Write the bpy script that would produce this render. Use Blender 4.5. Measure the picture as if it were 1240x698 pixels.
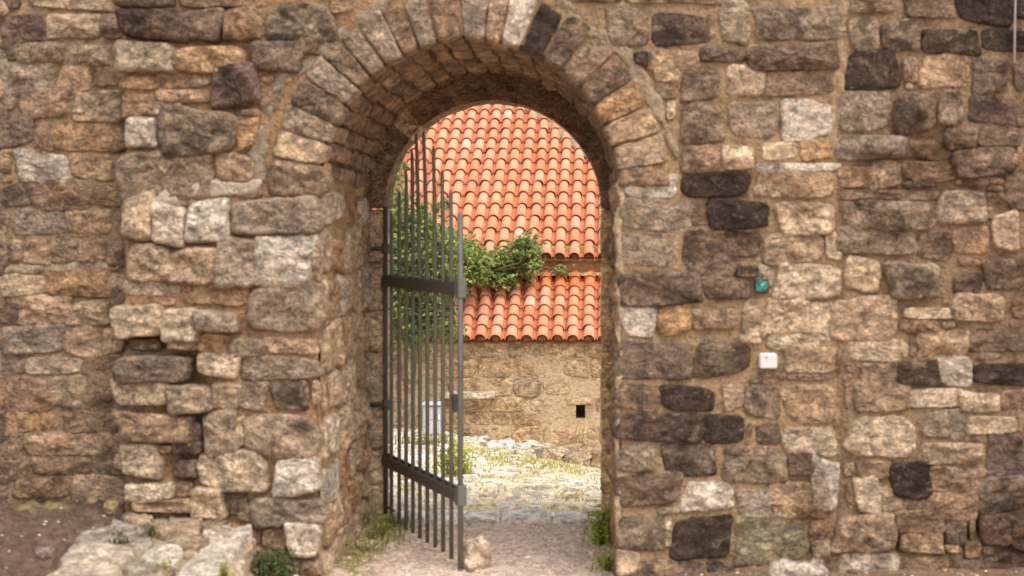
import bpy, math, random
import numpy as np
from mathutils import Vector, Matrix
R = math.radians
rnd = random.Random(7)
for o in list(bpy.data.objects): bpy.data.objects.remove(o)
sc = bpy.context.scene
COL = sc.collection

# ------------------------------------------------------------------ camera, world, sun, exposure
F, D, EYE, PX, PY = 1667.0, 7.5, 1.85, 716.0, 278.0     # focal length (px of the 1240 px photo), camera distance to the wall, eye height, vanishing point
cam_d = bpy.data.cameras.new('camera'); cam = bpy.data.objects.new('camera', cam_d); COL.objects.link(cam)
cam.location = (0, -D, EYE); cam.rotation_euler = (R(90), 0, 0)
cam_d.sensor_width = 36; cam_d.lens = F/1240*36
cam_d.shift_x = (620-PX)/1240; cam_d.shift_y = -(349-PY)/1240
cam_d.clip_end = 1000; cam_d.clip_start = .1
cam_d.dof.use_dof = True; cam_d.dof.focus_distance = 17.5; cam_d.dof.aperture_fstop = 2.3
sc.camera = cam
SUN_EL, SUN_ROT = 62.0, 142.0
w = bpy.data.worlds.new('World'); sc.world = w; w.use_nodes = True
nt = w.node_tree; bg = nt.nodes['Background']
sky = nt.nodes.new('ShaderNodeTexSky'); sky.sky_type = 'NISHITA'; sky.sun_disc = False
sky.sun_elevation = R(SUN_EL); sky.sun_rotation = R(SUN_ROT); sky.dust_density = 3; sky.ozone_density = .3; sky.air_density = 1
hs = nt.nodes.new('ShaderNodeHueSaturation'); hs.inputs['Saturation'].default_value = .3   # thin bright cloud
nt.links.new(sky.outputs[0], hs.inputs['Color']); nt.links.new(hs.outputs[0], bg.inputs[0]); bg.inputs[1].default_value = .15
sun_d = bpy.data.lights.new('sun', 'SUN'); sun_d.energy = .75; sun_d.angle = R(45); sun_d.color = (1, .95, .9)
sun = bpy.data.objects.new('sun', sun_d); COL.objects.link(sun)
sd = Vector((math.sin(R(SUN_ROT))*math.cos(R(SUN_EL)), math.cos(R(SUN_ROT))*math.cos(R(SUN_EL)), math.sin(R(SUN_EL))))
sun.rotation_euler = sd.to_track_quat('Z', 'Y').to_euler(); sun.location = sd*30
sc.view_settings.view_transform = 'Standard'; sc.view_settings.look = 'None'
sc.view_settings.exposure = 1.13; sc.view_settings.gamma = 1

# ------------------------------------------------------------------ helpers
def W(px, py, Y):                      # photo pixel -> world point on the plane at depth Y
    k = (Y+D)/F
    return Vector(((px-PX)*k, Y, EYE+(PY-py)*k))
def lin(c):
    return tuple((x/255/12.92 if x/255 <= .04045 else ((x/255+.055)/1.055)**2.4) for x in c)
def vn(p):                             # value noise, (N,3) -> -1..1
    p = np.asarray(p, float); i = np.floor(p).astype(np.int64); f = p-i; f = f*f*(3-2*f)
    def h(a, b, c):
        n = (a*374761393+b*668265263+c*1442695041) & 0xffffffff
        n = ((n ^ (n >> 13))*1274126177) & 0xffffffff
        n = ((n ^ (n >> 16))*2246822519) & 0xffffffff
        return ((n ^ (n >> 15)) & 0xffff)/32767.5-1
    x, y, z = i.T; u, v, t = f.T
    L = lambda a, b, s: a+(b-a)*s
    return L(L(L(h(x, y, z), h(x+1, y, z), u), L(h(x, y+1, z), h(x+1, y+1, z), u), v),
             L(L(h(x, y, z+1), h(x+1, y, z+1), u), L(h(x, y+1, z+1), h(x+1, y+1, z+1), u), v), t)
def fbm(p, o=3, g=.5):
    p = np.asarray(p, float); s = 0; a = 1
    for k in range(o): s = s+a*vn(p+17.3*k); p = p*2.07; a *= g
    return s
def vec3(p, o=2): return np.stack([fbm(p+s, o) for s in (0, 31.7, 63.1)], 1)
def sstep(a, b, x):
    t = np.clip((np.asarray(x, float)-a)/(b-a), 0, 1); return t*t*(3-2*t)
def obj(name, verts, faces, m, parent=None, color=None, loc=(0, 0, 0), smooth=True, attr=None, kind=None):
    me = bpy.data.meshes.new(name)
    me.from_pydata([tuple(v) for v in np.asarray(verts, float).tolist()], [], faces if isinstance(faces, list) else faces.tolist())
    if smooth: me.polygons.foreach_set('use_smooth', [True]*len(me.polygons))
    if attr is not None:
        for k, a in attr.items():
            a = np.asarray(a, np.float32)
            if a.ndim == 1: me.attributes.new(k, 'FLOAT', 'POINT').data.foreach_set('value', a)
            else: me.attributes.new(k, 'FLOAT_COLOR', 'POINT').data.foreach_set('color', a.ravel())
    me.materials.append(m)
    o = bpy.data.objects.new(name, me); COL.objects.link(o); o.location = loc
    if parent: o.parent = parent
    if color: o.color = color
    if kind: o['kind'] = kind
    return o
def tag(o, label=None, cat=None, group=None, kind=None):
    for k, v in (('label', label), ('category', cat), ('group', group), ('kind', kind)):
        if v: o[k] = v
    return o
def thing(name, label, cat, loc=(0, 0, 0), group=None, rz=0):
    o = bpy.data.objects.new(name, None); COL.objects.link(o); o.location = loc; o.rotation_euler = (0, 0, rz); o.empty_display_size = .2
    return tag(o, label, cat, group)
class MB:                              # gathers shapes into one mesh
    def __init__(s): s.v = []; s.f = []; s.n = 0
    def add(s, v, f):
        v = np.asarray(v, float); s.v.append(v); n = s.n
        s.f += [tuple(i+n for i in q) for q in (f if isinstance(f, list) else f.tolist())]; s.n += len(v)
    def build(s, name, m, parent=None, **k): return obj(name, np.concatenate(s.v), s.f, m, parent, **k)
def grid_faces(nu, nv, closed=False):
    a = []
    for i in range(nu-1):
        for j in range(nv if closed else nv-1):
            j2 = (j+1) % nv; a.append((i*nv+j, i*nv+j2, (i+1)*nv+j2, (i+1)*nv+j))
    return a
def tube(path, r, n=8, caps=True):
    P = [Vector(p) for p in path]; V = []; N = len(P)
    for i, p in enumerate(P):
        t = (P[min(i+1, N-1)]-P[max(i-1, 0)]).normalized()
        a = t.cross(Vector((0, .3, 1)) if abs(t.z) < .9 else Vector((1, 0, 0))).normalized(); b = t.cross(a)
        rr = r[i] if isinstance(r, (list, tuple)) else r
        for k in range(n):
            th = 2*math.pi*k/n; V.append(p+(a*math.cos(th)+b*math.sin(th))*rr)
    f = grid_faces(N, n, True)
    if caps: f.append(tuple(range(n))[::-1]); f.append(tuple(range((N-1)*n, N*n)))
    return [tuple(v) for v in V], f
def box(c, s, M=None):
    v = [Vector((x*s[0]/2, y*s[1]/2, z*s[2]/2)) for x in (-1, 1) for y in (-1, 1) for z in (-1, 1)]
    v = [tuple((M @ p if M else p)+Vector(c)) for p in v]
    return v, [(0, 1, 3, 2), (4, 6, 7, 5), (0, 4, 5, 1), (2, 3, 7, 6), (0, 2, 6, 4), (1, 5, 7, 3)]
def bevbox(c, s, b=.01, M=None):       # a box with chamfered edges
    V = []; h = [x/2 for x in s]
    for ax in range(3):
        o1, o2 = [(1, 2), (2, 0), (0, 1)][ax]
        for sg in (-1, 1):
            for q in ((-1, -1), (1, -1), (1, 1), (-1, 1)):
                p = [0, 0, 0]; p[ax] = sg*h[ax]; p[o1] = q[0]*(h[o1]-b); p[o2] = q[1]*(h[o2]-b); V.append(p)
    import itertools
    Fc = []
    idx = lambda ax, sg, p: min(range(ax*8+(sg > 0)*4, ax*8+(sg > 0)*4+4), key=lambda i: sum((V[i][k]-p[k]*h[k])**2 for k in range(3)))
    for ax in range(3):
        for sg in (-1, 1):
            q = [ax*8+(sg > 0)*4+i for i in range(4)]; Fc.append(tuple(q if sg > 0 else q[::-1]))
    for a1 in range(3):
        for a2 in range(a1+1, 3):
            a3 = 3-a1-a2
            for s1 in (-1, 1):
                for s2 in (-1, 1):
                    p = [0]*3; p[a1] = s1; p[a2] = s2; p[a3] = -1; q = list(p); q[a3] = 1
                    Fc.append((idx(a1, s1, p), idx(a1, s1, q), idx(a2, s2, q), idx(a2, s2, p)))
    for s1 in (-1, 1):
        for s2 in (-1, 1):
            for s3 in (-1, 1):
                p = (s1, s2, s3); Fc.append((idx(0, s1, p), idx(1, s2, p), idx(2, s3, p)))
    return [tuple((M @ Vector(p) if M else Vector(p))+Vector(c)) for p in V], Fc
def block(corners, n=5, pn=14, amp=.008, fr=9, seed=0):   # eight corners [x][y][z] order -> rounded, rough block
    idx = {}; V = []; Fc = []
    def vid(k):
        if k not in idx: idx[k] = len(V); V.append(k)
        return idx[k]
    for ax in range(3):
        for sg in (0, n):
            for i in range(n):
                for j in range(n):
                    q = []
                    for (a, b) in ((i, j), (i+1, j), (i+1, j+1), (i, j+1)):
                        k = [0, 0, 0]; k[ax] = sg; k[(ax+1) % 3] = a; k[(ax+2) % 3] = b; q.append(vid(tuple(k)))
                    Fc.append(tuple(q if sg else q[::-1]))
    a = np.array(V, float)/n*2-1
    a = np.sign(a)*np.abs(a)**.85
    a = a/((np.abs(a)**pn).sum(1)**(1/pn))[:, None]
    t = (a+1)/2; C = np.array([tuple(c) for c in corners], float).reshape(2, 2, 2, 3)
    X, Y, Z = t[:, 0, None], t[:, 1, None], t[:, 2, None]
    p = ((C[0, 0, 0]*(1-Z)+C[0, 0, 1]*Z)*(1-Y)+(C[0, 1, 0]*(1-Z)+C[0, 1, 1]*Z)*Y)*(1-X)+((C[1, 0, 0]*(1-Z)+C[1, 0, 1]*Z)*(1-Y)+(C[1, 1, 0]*(1-Z)+C[1, 1, 1]*Z)*Y)*X
    return p+vec3(p*fr+seed*7.7, 3)*amp, Fc
def boxcorners(x0, x1, y0, y1, z0, z1): return [(x, y, z) for x in (x0, x1) for y in (y0, y1) for z in (z0, z1)]

# ------------------------------------------------------------------ materials
def mat(name):
    m = bpy.data.materials.new(name); m.use_nodes = True
    t = m.node_tree; return m, t, t.nodes['Principled BSDF']
def nd(t, ty, **k):
    n = t.nodes.new(ty)
    for a, v in k.items():
        if a.startswith('i_'): n.inputs[a[2:].replace('_', ' ')].default_value = v
        else: setattr(n, a, v)
    return n
def noise(t, scale, detail=5, rough=.6, vec=None, dist=0):
    n = nd(t, 'ShaderNodeTexNoise'); n.inputs['Scale'].default_value = scale; n.inputs['Detail'].default_value = detail
    n.inputs['Roughness'].default_value = rough; n.inputs['Distortion'].default_value = dist
    if vec: t.links.new(vec, n.inputs['Vector'])
    return n.outputs['Fac']
def math_(t, op, a, b=None, c=None, clamp=False):
    n = nd(t, 'ShaderNodeMath', operation=op, use_clamp=clamp)
    for i, v in enumerate((a, b, c)):
        if v is None: continue
        if isinstance(v, (int, float)): n.inputs[i].default_value = v
        else: t.links.new(v, n.inputs[i])
    return n.outputs[0]
def ramp(t, x, a, b, lo=0., hi=1.):
    n = nd(t, 'ShaderNodeMapRange', interpolation_type='SMOOTHSTEP'); t.links.new(x, n.inputs[0])
    for i, v in ((1, a), (2, b), (3, lo), (4, hi)):
        if isinstance(v, (int, float)): n.inputs[i].default_value = v
        else: t.links.new(v, n.inputs[i])
    return n.outputs[0]
def mix(t, f, a, b, mode='MIX'):
    n = nd(t, 'ShaderNodeMix', data_type='RGBA', blend_type=mode)
    for s, v in ((n.inputs[0], f), (n.inputs[6], a), (n.inputs[7], b)):
        if isinstance(v, (int, float)): s.default_value = v
        elif isinstance(v, tuple): s.default_value = v if len(v) == 4 else v+(1,)
        else: t.links.new(v, s)
    return n.outputs[2]
def scale_col(t, c, f):
    n = nd(t, 'ShaderNodeVectorMath', operation='SCALE'); t.links.new(c, n.inputs[0]); t.links.new(f, n.inputs[3]); return n.outputs[0]
def bump(t, bs, h, dist, strength=1.):
    n = nd(t, 'ShaderNodeBump'); n.inputs['Distance'].default_value = dist; n.inputs['Strength'].default_value = strength
    t.links.new(h, n.inputs['Height']); t.links.new(n.outputs[0], bs.inputs['Normal'])
MORTAR = (172, 144, 114)
def soot(t, pos, c):                     # old soot and damp stains, patches of their own on the masonry
    sx = nd(t, 'ShaderNodeSeparateXYZ'); t.links.new(pos, sx.inputs[0])
    n = noise(t, 1.3, 9, .68, pos, .8); e = ramp(t, sx.outputs[0], .2, 2.4, -.07, .06)
    f = ramp(t, math_(t, 'ADD', n, e), .52, .66, 0, .68)
    return mix(t, f, c, mix(t, 1., c, lin((150, 132, 122)), 'MULTIPLY'))
def make_stone():
    m, t, bs = mat('stone'); L = t.links
    pos = nd(t, 'ShaderNodeNewGeometry').outputs['Position']; oi = nd(t, 'ShaderNodeObjectInfo')
    vm = nd(t, 'ShaderNodeVectorMath', operation='MULTIPLY'); t.links.new(pos, vm.inputs[0]); vm.inputs[1].default_value = (1, 1, 1.6); bed = vm.outputs[0]
    n1 = noise(t, 5, 6, .62, pos, .4); n2 = noise(t, 17, 9, .68, bed, .9); n3 = noise(t, 110, 4, .6, pos); n4 = noise(t, 11, 6, .7, pos, 1.2)
    v = math_(t, 'MULTIPLY', ramp(t, n2, .32, .68, .72, 1.36), ramp(t, noise(t, 9, 4, .55, bed, .8), .32, .68, .7, 1.38))
    v = math_(t, 'MULTIPLY', v, ramp(t, n3, .3, .68, .72, 1.25))
    pits = ramp(t, noise(t, 52, 3, .5, pos, .8), .34, .46, .68, 1.); v = math_(t, 'MULTIPLY', v, pits)
    c = scale_col(t, oi.outputs['Color'], v)
    warm = mix(t, ramp(t, n4, .5, .72, 0, .55), c, mix(t, 1., c, (1.18, .95, .7), 'MULTIPLY'))
    a = oi.outputs['Alpha']
    thr = math_(t, 'MULTIPLY_ADD', a, -.5, .78)
    dk = ramp(t, math_(t, 'ADD', n1, math_(t, 'MULTIPLY_ADD', n2, .35, -.175)), thr, math_(t, 'ADD', thr, .14))
    c2 = mix(t, math_(t, 'MULTIPLY', dk, .85), warm, mix(t, .5, scale_col(t, warm, math_(t, 'MULTIPLY', n3, .7)), lin((58, 43, 36))))
    li = ramp(t, n4, .56, .68, 0, .6); c3 = mix(t, li, c2, mix(t, .5, c2, lin((205, 186, 155))))
    rim = nd(t, 'ShaderNodeAttribute', attribute_name='rim').outputs['Fac']
    e = ramp(t, math_(t, 'ADD', rim, math_(t, 'MULTIPLY_ADD', n4, .8, -.4)), .84, 1.04, 0, .65)
    c4 = mix(t, e, c3, scale_col(t, mix(t, 0., lin(MORTAR), (0, 0, 0)), math_(t, 'MULTIPLY_ADD', n2, .9, .5)))
    c4 = soot(t, pos, c4); L.new(c4, bs.inputs['Base Color']); bs.inputs['Roughness'].default_value = .92; bs.inputs['Specular IOR Level'].default_value = .2
    h = math_(t, 'ADD', math_(t, 'MULTIPLY', n2, 1.), math_(t, 'MULTIPLY', n3, .25)); chip = ramp(t, noise(t, 8, 6, .6, bed, 1.), .47, .53); chip2 = ramp(t, noise(t, 21, 5, .6, bed, .6), .46, .52)
    bump(t, bs, math_(t, 'ADD', math_(t, 'ADD', h, math_(t, 'MULTIPLY', pits, .35)), math_(t, 'MULTIPLY_ADD', chip, .45, math_(t, 'MULTIPLY', chip2, .25))), .026, 1.)
    return m
def make_mortar():
    m, t, bs = mat('mortar'); pos = nd(t, 'ShaderNodeNewGeometry').outputs['Position']; oi = nd(t, 'ShaderNodeObjectInfo')
    n1 = noise(t, 3.5, 6, .65, pos, .5); n2 = noise(t, 30, 7, .7, pos); n3 = noise(t, 160, 3, .6, pos)
    v = math_(t, 'MULTIPLY', math_(t, 'MULTIPLY_ADD', n2, 1., .5), math_(t, 'MULTIPLY_ADD', n3, .8, .6))
    c = scale_col(t, oi.outputs['Color'], v)
    c = mix(t, ramp(t, n1, .5, .7, 0, .5), c, mix(t, 1., c, (.62, .56, .52), 'MULTIPLY'))
    c = mix(t, ramp(t, n1, .48, .34, 0, .35), c, mix(t, .6, c, lin((205, 180, 145))))
    c = soot(t, pos, c); t.links.new(c, bs.inputs['Base Color']); bs.inputs['Roughness'].default_value = .95; bs.inputs['Specular IOR Level'].default_value = .15
    vo = nd(t, 'ShaderNodeTexVoronoi', feature='F1'); vo.inputs['Scale'].default_value = 55; t.links.new(pos, vo.inputs['Vector'])
    pit = ramp(t, noise(t, 34, 4, .6, pos, .6), .34, .44)
    bump(t, bs, math_(t, 'ADD', math_(t, 'ADD', n2, math_(t, 'MULTIPLY', n3, .5)), math_(t, 'MULTIPLY_ADD', pit, .6, math_(t, 'MULTIPLY', vo.outputs['Distance'], -.5))), .02, 1.); return m
def make_tile():
    m, t, bs = mat('terracotta'); pos = nd(t, 'ShaderNodeNewGeometry').outputs['Position']; oi = nd(t, 'ShaderNodeObjectInfo')
    g = nd(t, 'ShaderNodeNewGeometry'); n1 = noise(t, 6, 5, .6, pos); n2 = noise(t, 40, 5, .65, pos)
    v = math_(t, 'MULTIPLY', math_(t, 'MULTIPLY_ADD', n2, .5, .75), math_(t, 'MULTIPLY_ADD', g.outputs['Random Per Island'], .14, .93))
    c = scale_col(t, oi.outputs['Color'], v)
    c = mix(t, ramp(t, n1, .5, .75, 0, .22), c, mix(t, .5, c, lin((226, 184, 160))))
    c = mix(t, ramp(t, n2, .62, .78, 0, .35), c, lin((120, 70, 50)))
    t.links.new(c, bs.inputs['Base Color']); bs.inputs['Roughness'].default_value = .8; bs.inputs['Specular IOR Level'].default_value = .3
    bump(t, bs, n2, .006, .6); return m
def make_iron():
    m, t, bs = mat('iron'); pos = nd(t, 'ShaderNodeNewGeometry').outputs['Position']; oi = nd(t, 'ShaderNodeObjectInfo')
    n1 = noise(t, 9, 5, .6, pos); n2 = noise(t, 60, 5, .6, pos)
    c = scale_col(t, oi.outputs['Color'], math_(t, 'MULTIPLY_ADD', n2, .8, .6))
    c = mix(t, ramp(t, n1, .58, .7, 0, .6), c, lin((92, 58, 42)))
    t.links.new(c, bs.inputs['Base Color']); bs.inputs['Roughness'].default_value = .62; bs.inputs['Metallic'].default_value = .15
    bump(t, bs, n2, .002, .5); return m
def make_ground():
    m, t, bs = mat('ground_soil'); pos = nd(t, 'ShaderNodeNewGeometry').outputs['Position']
    col = nd(t, 'ShaderNodeAttribute', attribute_name='tint').outputs['Color']
    n1 = noise(t, 2.5, 6, .65, pos); n2 = noise(t, 28, 7, .7, pos); vo = nd(t, 'ShaderNodeTexVoronoi', feature='F1'); vo.inputs['Scale'].default_value = 38
    t.links.new(pos, vo.inputs['Vector'])
    sx = nd(t, 'ShaderNodeSeparateColor'); t.links.new(vo.outputs['Color'], sx.inputs[0])
    v = math_(t, 'MULTIPLY', math_(t, 'MULTIPLY_ADD', n2, 1.1, .45), math_(t, 'MULTIPLY_ADD', sx.outputs[0], .6, .7))
    c = scale_col(t, col, v); c = mix(t, ramp(t, n1, .5, .7, 0, .4), c, mix(t, 1., c, (.75, .68, .62), 'MULTIPLY'))
    t.links.new(c, bs.inputs['Base Color']); bs.inputs['Roughness'].default_value = .95; bs.inputs['Specular IOR Level'].default_value = .15
    h = math_(t, 'SUBTRACT', math_(t, 'MULTIPLY', n2, 1.), math_(t, 'MULTIPLY', vo.outputs['Distance'], .6)); bump(t, bs, h, .02, .8); return m
def make_leaf(name, c1, c2, c3):
    m, t, bs = mat(name); g = nd(t, 'ShaderNodeNewGeometry'); r = g.outputs['Random Per Island']
    c = mix(t, r, lin(c1), lin(c2)); c = mix(t, ramp(t, r, .86, .95), c, lin(c3))
    t.links.new(c, bs.inputs['Base Color']); bs.inputs['Roughness'].default_value = .5; bs.inputs['Specular IOR Level'].default_value = .35
    tr = nd(t, 'ShaderNodeBsdfTranslucent'); t.links.new(c, tr.inputs[0]); mx = nd(t, 'ShaderNodeMixShader'); mx.inputs[0].default_value = .3
    t.links.new(bs.outputs[0], mx.inputs[1]); t.links.new(tr.outputs[0], mx.inputs[2]); t.links.new(mx.outputs[0], t.nodes['Material Output'].inputs[0]); return m
def plain(name, c, rough=.6, var=.3, sc_=25, metal=0):
    m, t, bs = mat(name); pos = nd(t, 'ShaderNodeNewGeometry').outputs['Position']; n = noise(t, sc_, 5, .6, pos)
    k = nd(t, 'ShaderNodeRGB'); k.outputs[0].default_value = lin(c)+(1,)
    t.links.new(scale_col(t, k.outputs[0], math_(t, 'MULTIPLY_ADD', n, 2*var, 1-var)), bs.inputs['Base Color'])
    bs.inputs['Roughness'].default_value = rough; bs.inputs['Metallic'].default_value = metal; bump(t, bs, n, .003, .3); return m
M_ST, M_MO, M_TI, M_IR, M_GR = make_stone(), make_mortar(), make_tile(), make_iron(), make_ground()
M_VINE = make_leaf('vine_leaf', (84, 104, 44), (146, 156, 82), (184, 174, 92))
M_WEED = make_leaf('weed_leaf', (118, 122, 58), (168, 162, 92), (196, 180, 122))
M_DARKWEED = make_leaf('dark_weed_leaf', (48, 62, 30), (78, 92, 44), (110, 110, 56))
M_BRIGHT = make_leaf('bright_weed_leaf', (132, 148, 44), (170, 176, 70), (196, 186, 90))
M_GRASS = make_leaf('grass_blade', (166, 158, 88), (200, 188, 124), (214, 198, 150))
M_STEM = plain('stem', (98, 78, 52), .8)
M_DARK = plain('dark_recess', (84, 64, 50), .95)

# stone colours, as the stones look in daylight: sRGB and amount of dark staining
PAL = {'l': ((204, 176, 144), .12), 't': ((182, 151, 120), .25), 'o': ((176, 139, 102), .28), 'b': ((152, 123, 97), .36), 'g': ((158, 137, 114), .36),
       'd': ((126, 104, 85), .52), 'k': ((104, 85, 71), .86), 'p': ((118, 93, 82), .6), 'w': ((206, 187, 164), .22), 'm': ((146, 133, 105), .4), 'h': ((148, 126, 103), .66)}
def colour(c, jit=.1):
    s, a = PAL[c]; f = 1+rnd.uniform(-jit, jit); q = rnd.uniform(-.04, .04)
    l = tuple(.9*q1+.1*q2 for q1, q2 in zip(lin(s), lin((150, 126, 104)))); return (l[0]*f*(1+q), l[1]*f, l[2]*f*(1-q), a*rnd.uniform(.7, 1.25))

# ------------------------------------------------------------------ stone pieces
def outline_box(w_, h_, n=None, jit=.13):
    n = n or rnd.uniform(3.6, 10); pts = []
    cj = {(a, b): (rnd.uniform(-jit, jit)*min(w_, h_*1.4), rnd.uniform(-jit, jit)*h_*1.2) for a in (-1, 1) for b in (-1, 1)}
    for k in range(48):
        th = 2*math.pi*k/48; c, s = math.cos(th), math.sin(th)
        x = math.copysign(abs(c)**(2/n), c); y = math.copysign(abs(s)**(2/n), s)
        dx = dy = 0
        for (a, b), (jx, jy) in cj.items():
            wt = (1+a*x)*(1+b*y)/4; dx += jx*wt; dy += jy*wt
        pts.append((x*w_/2+dx, y*h_/2+dy))
    return np.array(pts)
def stone_shape(pts, proud, seed, res=.013, base=-.035, rough=1.6, tilt=.06, q=None):
    """outline (u,v) -> verts (u,v,out), faces, rim attribute"""
    pts = np.asarray(pts, float); c = pts.mean(0); d = pts-c
    if len(pts) < 24:                  # a hand-drawn polygon: soften its corners
        for _ in range(2):
            nx = np.roll(d, -1, 0); d = np.stack([d*.78+nx*.22, d*.22+nx*.78], 1).reshape(-1, 2)
    seg = np.linalg.norm(np.roll(d, -1, 0)-d, axis=1); per = seg.sum(); m = int(np.clip(per/res, 14, 64))
    cum = np.concatenate([[0], np.cumsum(seg)]); dd = np.vstack([d, d[:1]]); s = np.linspace(0, per, m, endpoint=False)
    ring = np.stack([np.interp(s, cum, dd[:, 0]), np.interp(s, cum, dd[:, 1])], 1)
    size = math.sqrt(per)*.5
    ring = ring*(1+.07*fbm(np.c_[ring*11/1., np.full(m, seed*3.1)], 2)[:, None]+.03*fbm(np.c_[ring*35, np.full(m, seed*1.7)], 2)[:, None])
    minr = np.linalg.norm(ring, axis=1).min(); k = int(np.clip(minr/res, 4, 11))
    rho = np.concatenate([np.linspace(0, .8, k)[1:], [.88, .94, .98, 1.0]])
    V = [np.zeros((1, 2))]+[ring*r for r in rho]; P = np.concatenate(V); rim = np.concatenate([[0]]+[np.full(m, r) for r in rho])
    q = q or rnd.uniform(7, 16)
    out = base+(proud-base)*np.clip(1-rim**q, 0, 1)**.5
    X = np.c_[P, np.full(len(P), seed*5.3)]; floor = np.where(rim < .9, proud*.25+.006, -1)
    tr = fbm(X*6+9, 3)*2.4; rel = (np.floor(tr)+sstep(.6, 1, tr-np.floor(tr)))*.007-.003+fbm(X*9, 3)*.008+np.abs(fbm(X*7+40, 2))*.014-.004+(1-np.abs(fbm(X*20, 2)))*.009-.006+fbm(X*60, 2)*.003
    out += rel*rough*(1-rim**3)*min(1.3, .55+size)+(P[:, 0]*rnd.uniform(-tilt, tilt)+P[:, 1]*rnd.uniform(-tilt, tilt))*(1-rim**4)
    out = np.maximum(out, floor)
    fc = [(0, 1+j, 1+(j+1) % m) for j in range(m)]
    for i in range(len(rho)-1):
        for j in range(m):
            j2 = (j+1) % m; fc.append((1+i*m+j, 1+(i+1)*m+j, 1+(i+1)*m+j2, 1+i*m+j2))
    return c, np.c_[P, out], fc, rim
SEED = [0]; RIMK = [1.]
def place_stone(name, pts, origin, U, V, N, parent, col, proud=.02, mat_=None, inv=None, **k):
    """a stone whose outline lies in the plane origin + u U + v V, its face towards N"""
    SEED[0] += 1; c, P, fc, rim = stone_shape(pts, proud, SEED[0], **k)
    U, V, N, O = (np.array(tuple(x), float) for x in (U, V, N, origin))
    loc = O+c[0]*U+c[1]*V; X = P[:, :1]*U+P[:, 1:2]*V+P[:, 2:]*N
    if np.dot(np.cross(U, V), N) < 0: fc = [f[::-1] for f in fc]
    o = obj(name, X, fc, mat_ or M_ST, None, col, loc, attr={'rim': rim*RIMK[0]})
    if parent: o.parent = parent; o.matrix_parent_inverse = Matrix.Translation(-parent.location) if parent.rotation_euler.z == 0 else Matrix.Identity(4)
    return o
def adopt(o, parent):                  # keep world coordinates under a translated parent
    o.parent = parent; o.matrix_parent_inverse = Matrix.Translation(-parent.location); return o

# ------------------------------------------------------------------ things of the wall
gate_wall = thing('gateway_wall', 'old rubble stone wall pierced by the round arched gateway', 'wall', (-.66, 0, 0))
side_wall = thing('rubble_wall', 'coursed rubble wall set back left of the gateway, above dark soil', 'wall', (-3.2, .25, .3))
far_wall = thing('rubble_wall', 'soot darkened rubble wall right of the vertical mortar seam', 'wall', (2.2, 0, 0))
YS = .22
Z = 902/310.0
TILE = {'A1': (0, 0, Z), 'A2': (0, 230, Z), 'A3': (0, 458, Z), 'B1': (290, 0, Z), 'B2': (290, 230, Z), 'B3': (290, 458, Z), 'C1': (580, 0, Z), 'C2': (580, 230, Z), 'C3': (580, 458, Z),
        'D1': (800, 0, Z), 'D2': (800, 230, Z), 'D3': (800, 458, Z), 'E1': (930, 0, Z), 'E2': (930, 230, Z), 'E3': (930, 458, Z), 'P': (140, 370, 789/260.0)}
# measured stones: left right bottom top in the tile, colour, how far proud (cm)
SIDE = '''A1 0 -20 70 25 d;105 -25 365 30 t;368 -12 432 42 b;0 55 152 138 p;168 55 345 142 t;362 55 438 130 b;0 138 80 210 d;78 155 222 222 b;228 155 430 225 t;5 222 188 320 g;205 235 332 325 t;338 235 438 310 b
0 342 48 392 b;70 335 238 415 b;260 335 438 422 t;0 415 118 515 d;132 430 188 532 t;200 440 440 538 o;0 565 40 610 b;50 545 238 635 w;248 548 390 630 t;395 560 438 625 b;0 655 112 720 d;120 645 328 745 b;335 640 438 720 b
A2 0 75 30 150 b;38 70 232 152 g;238 72 400 152 t;0 175 36 260 p;39 180 75 258 b;79 175 182 265 b;186 168 277 258 b;281 170 375 262 b;380 175 440 262 b;8 300 172 375 l;178 282 366 368 o;370 290 440 350 t;0 390 70 470 p;75 388 232 475 t;238 392 381 470 t;385 360 440 470 b
0 485 20 570 b;25 485 218 578 g;222 475 357 588 t;361 480 425 570 t;0 578 90 645 d;95 592 280 648 l;290 585 430 645 b
A3 0 -15 176 102 b;180 -20 306 106 t;311 -15 438 104 b;0 115 18 150 d;22 105 210 185 o;215 110 388 188 b;392 105 438 185 b;0 188 78 285 b;88 192 258 272 t;263 192 425 265 t;0 287 100 350 b;118 268 322 338 b;326 268 438 335 b;0 375 25 430 b;42 345 245 432 b;252 345 440 445 t'''
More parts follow.
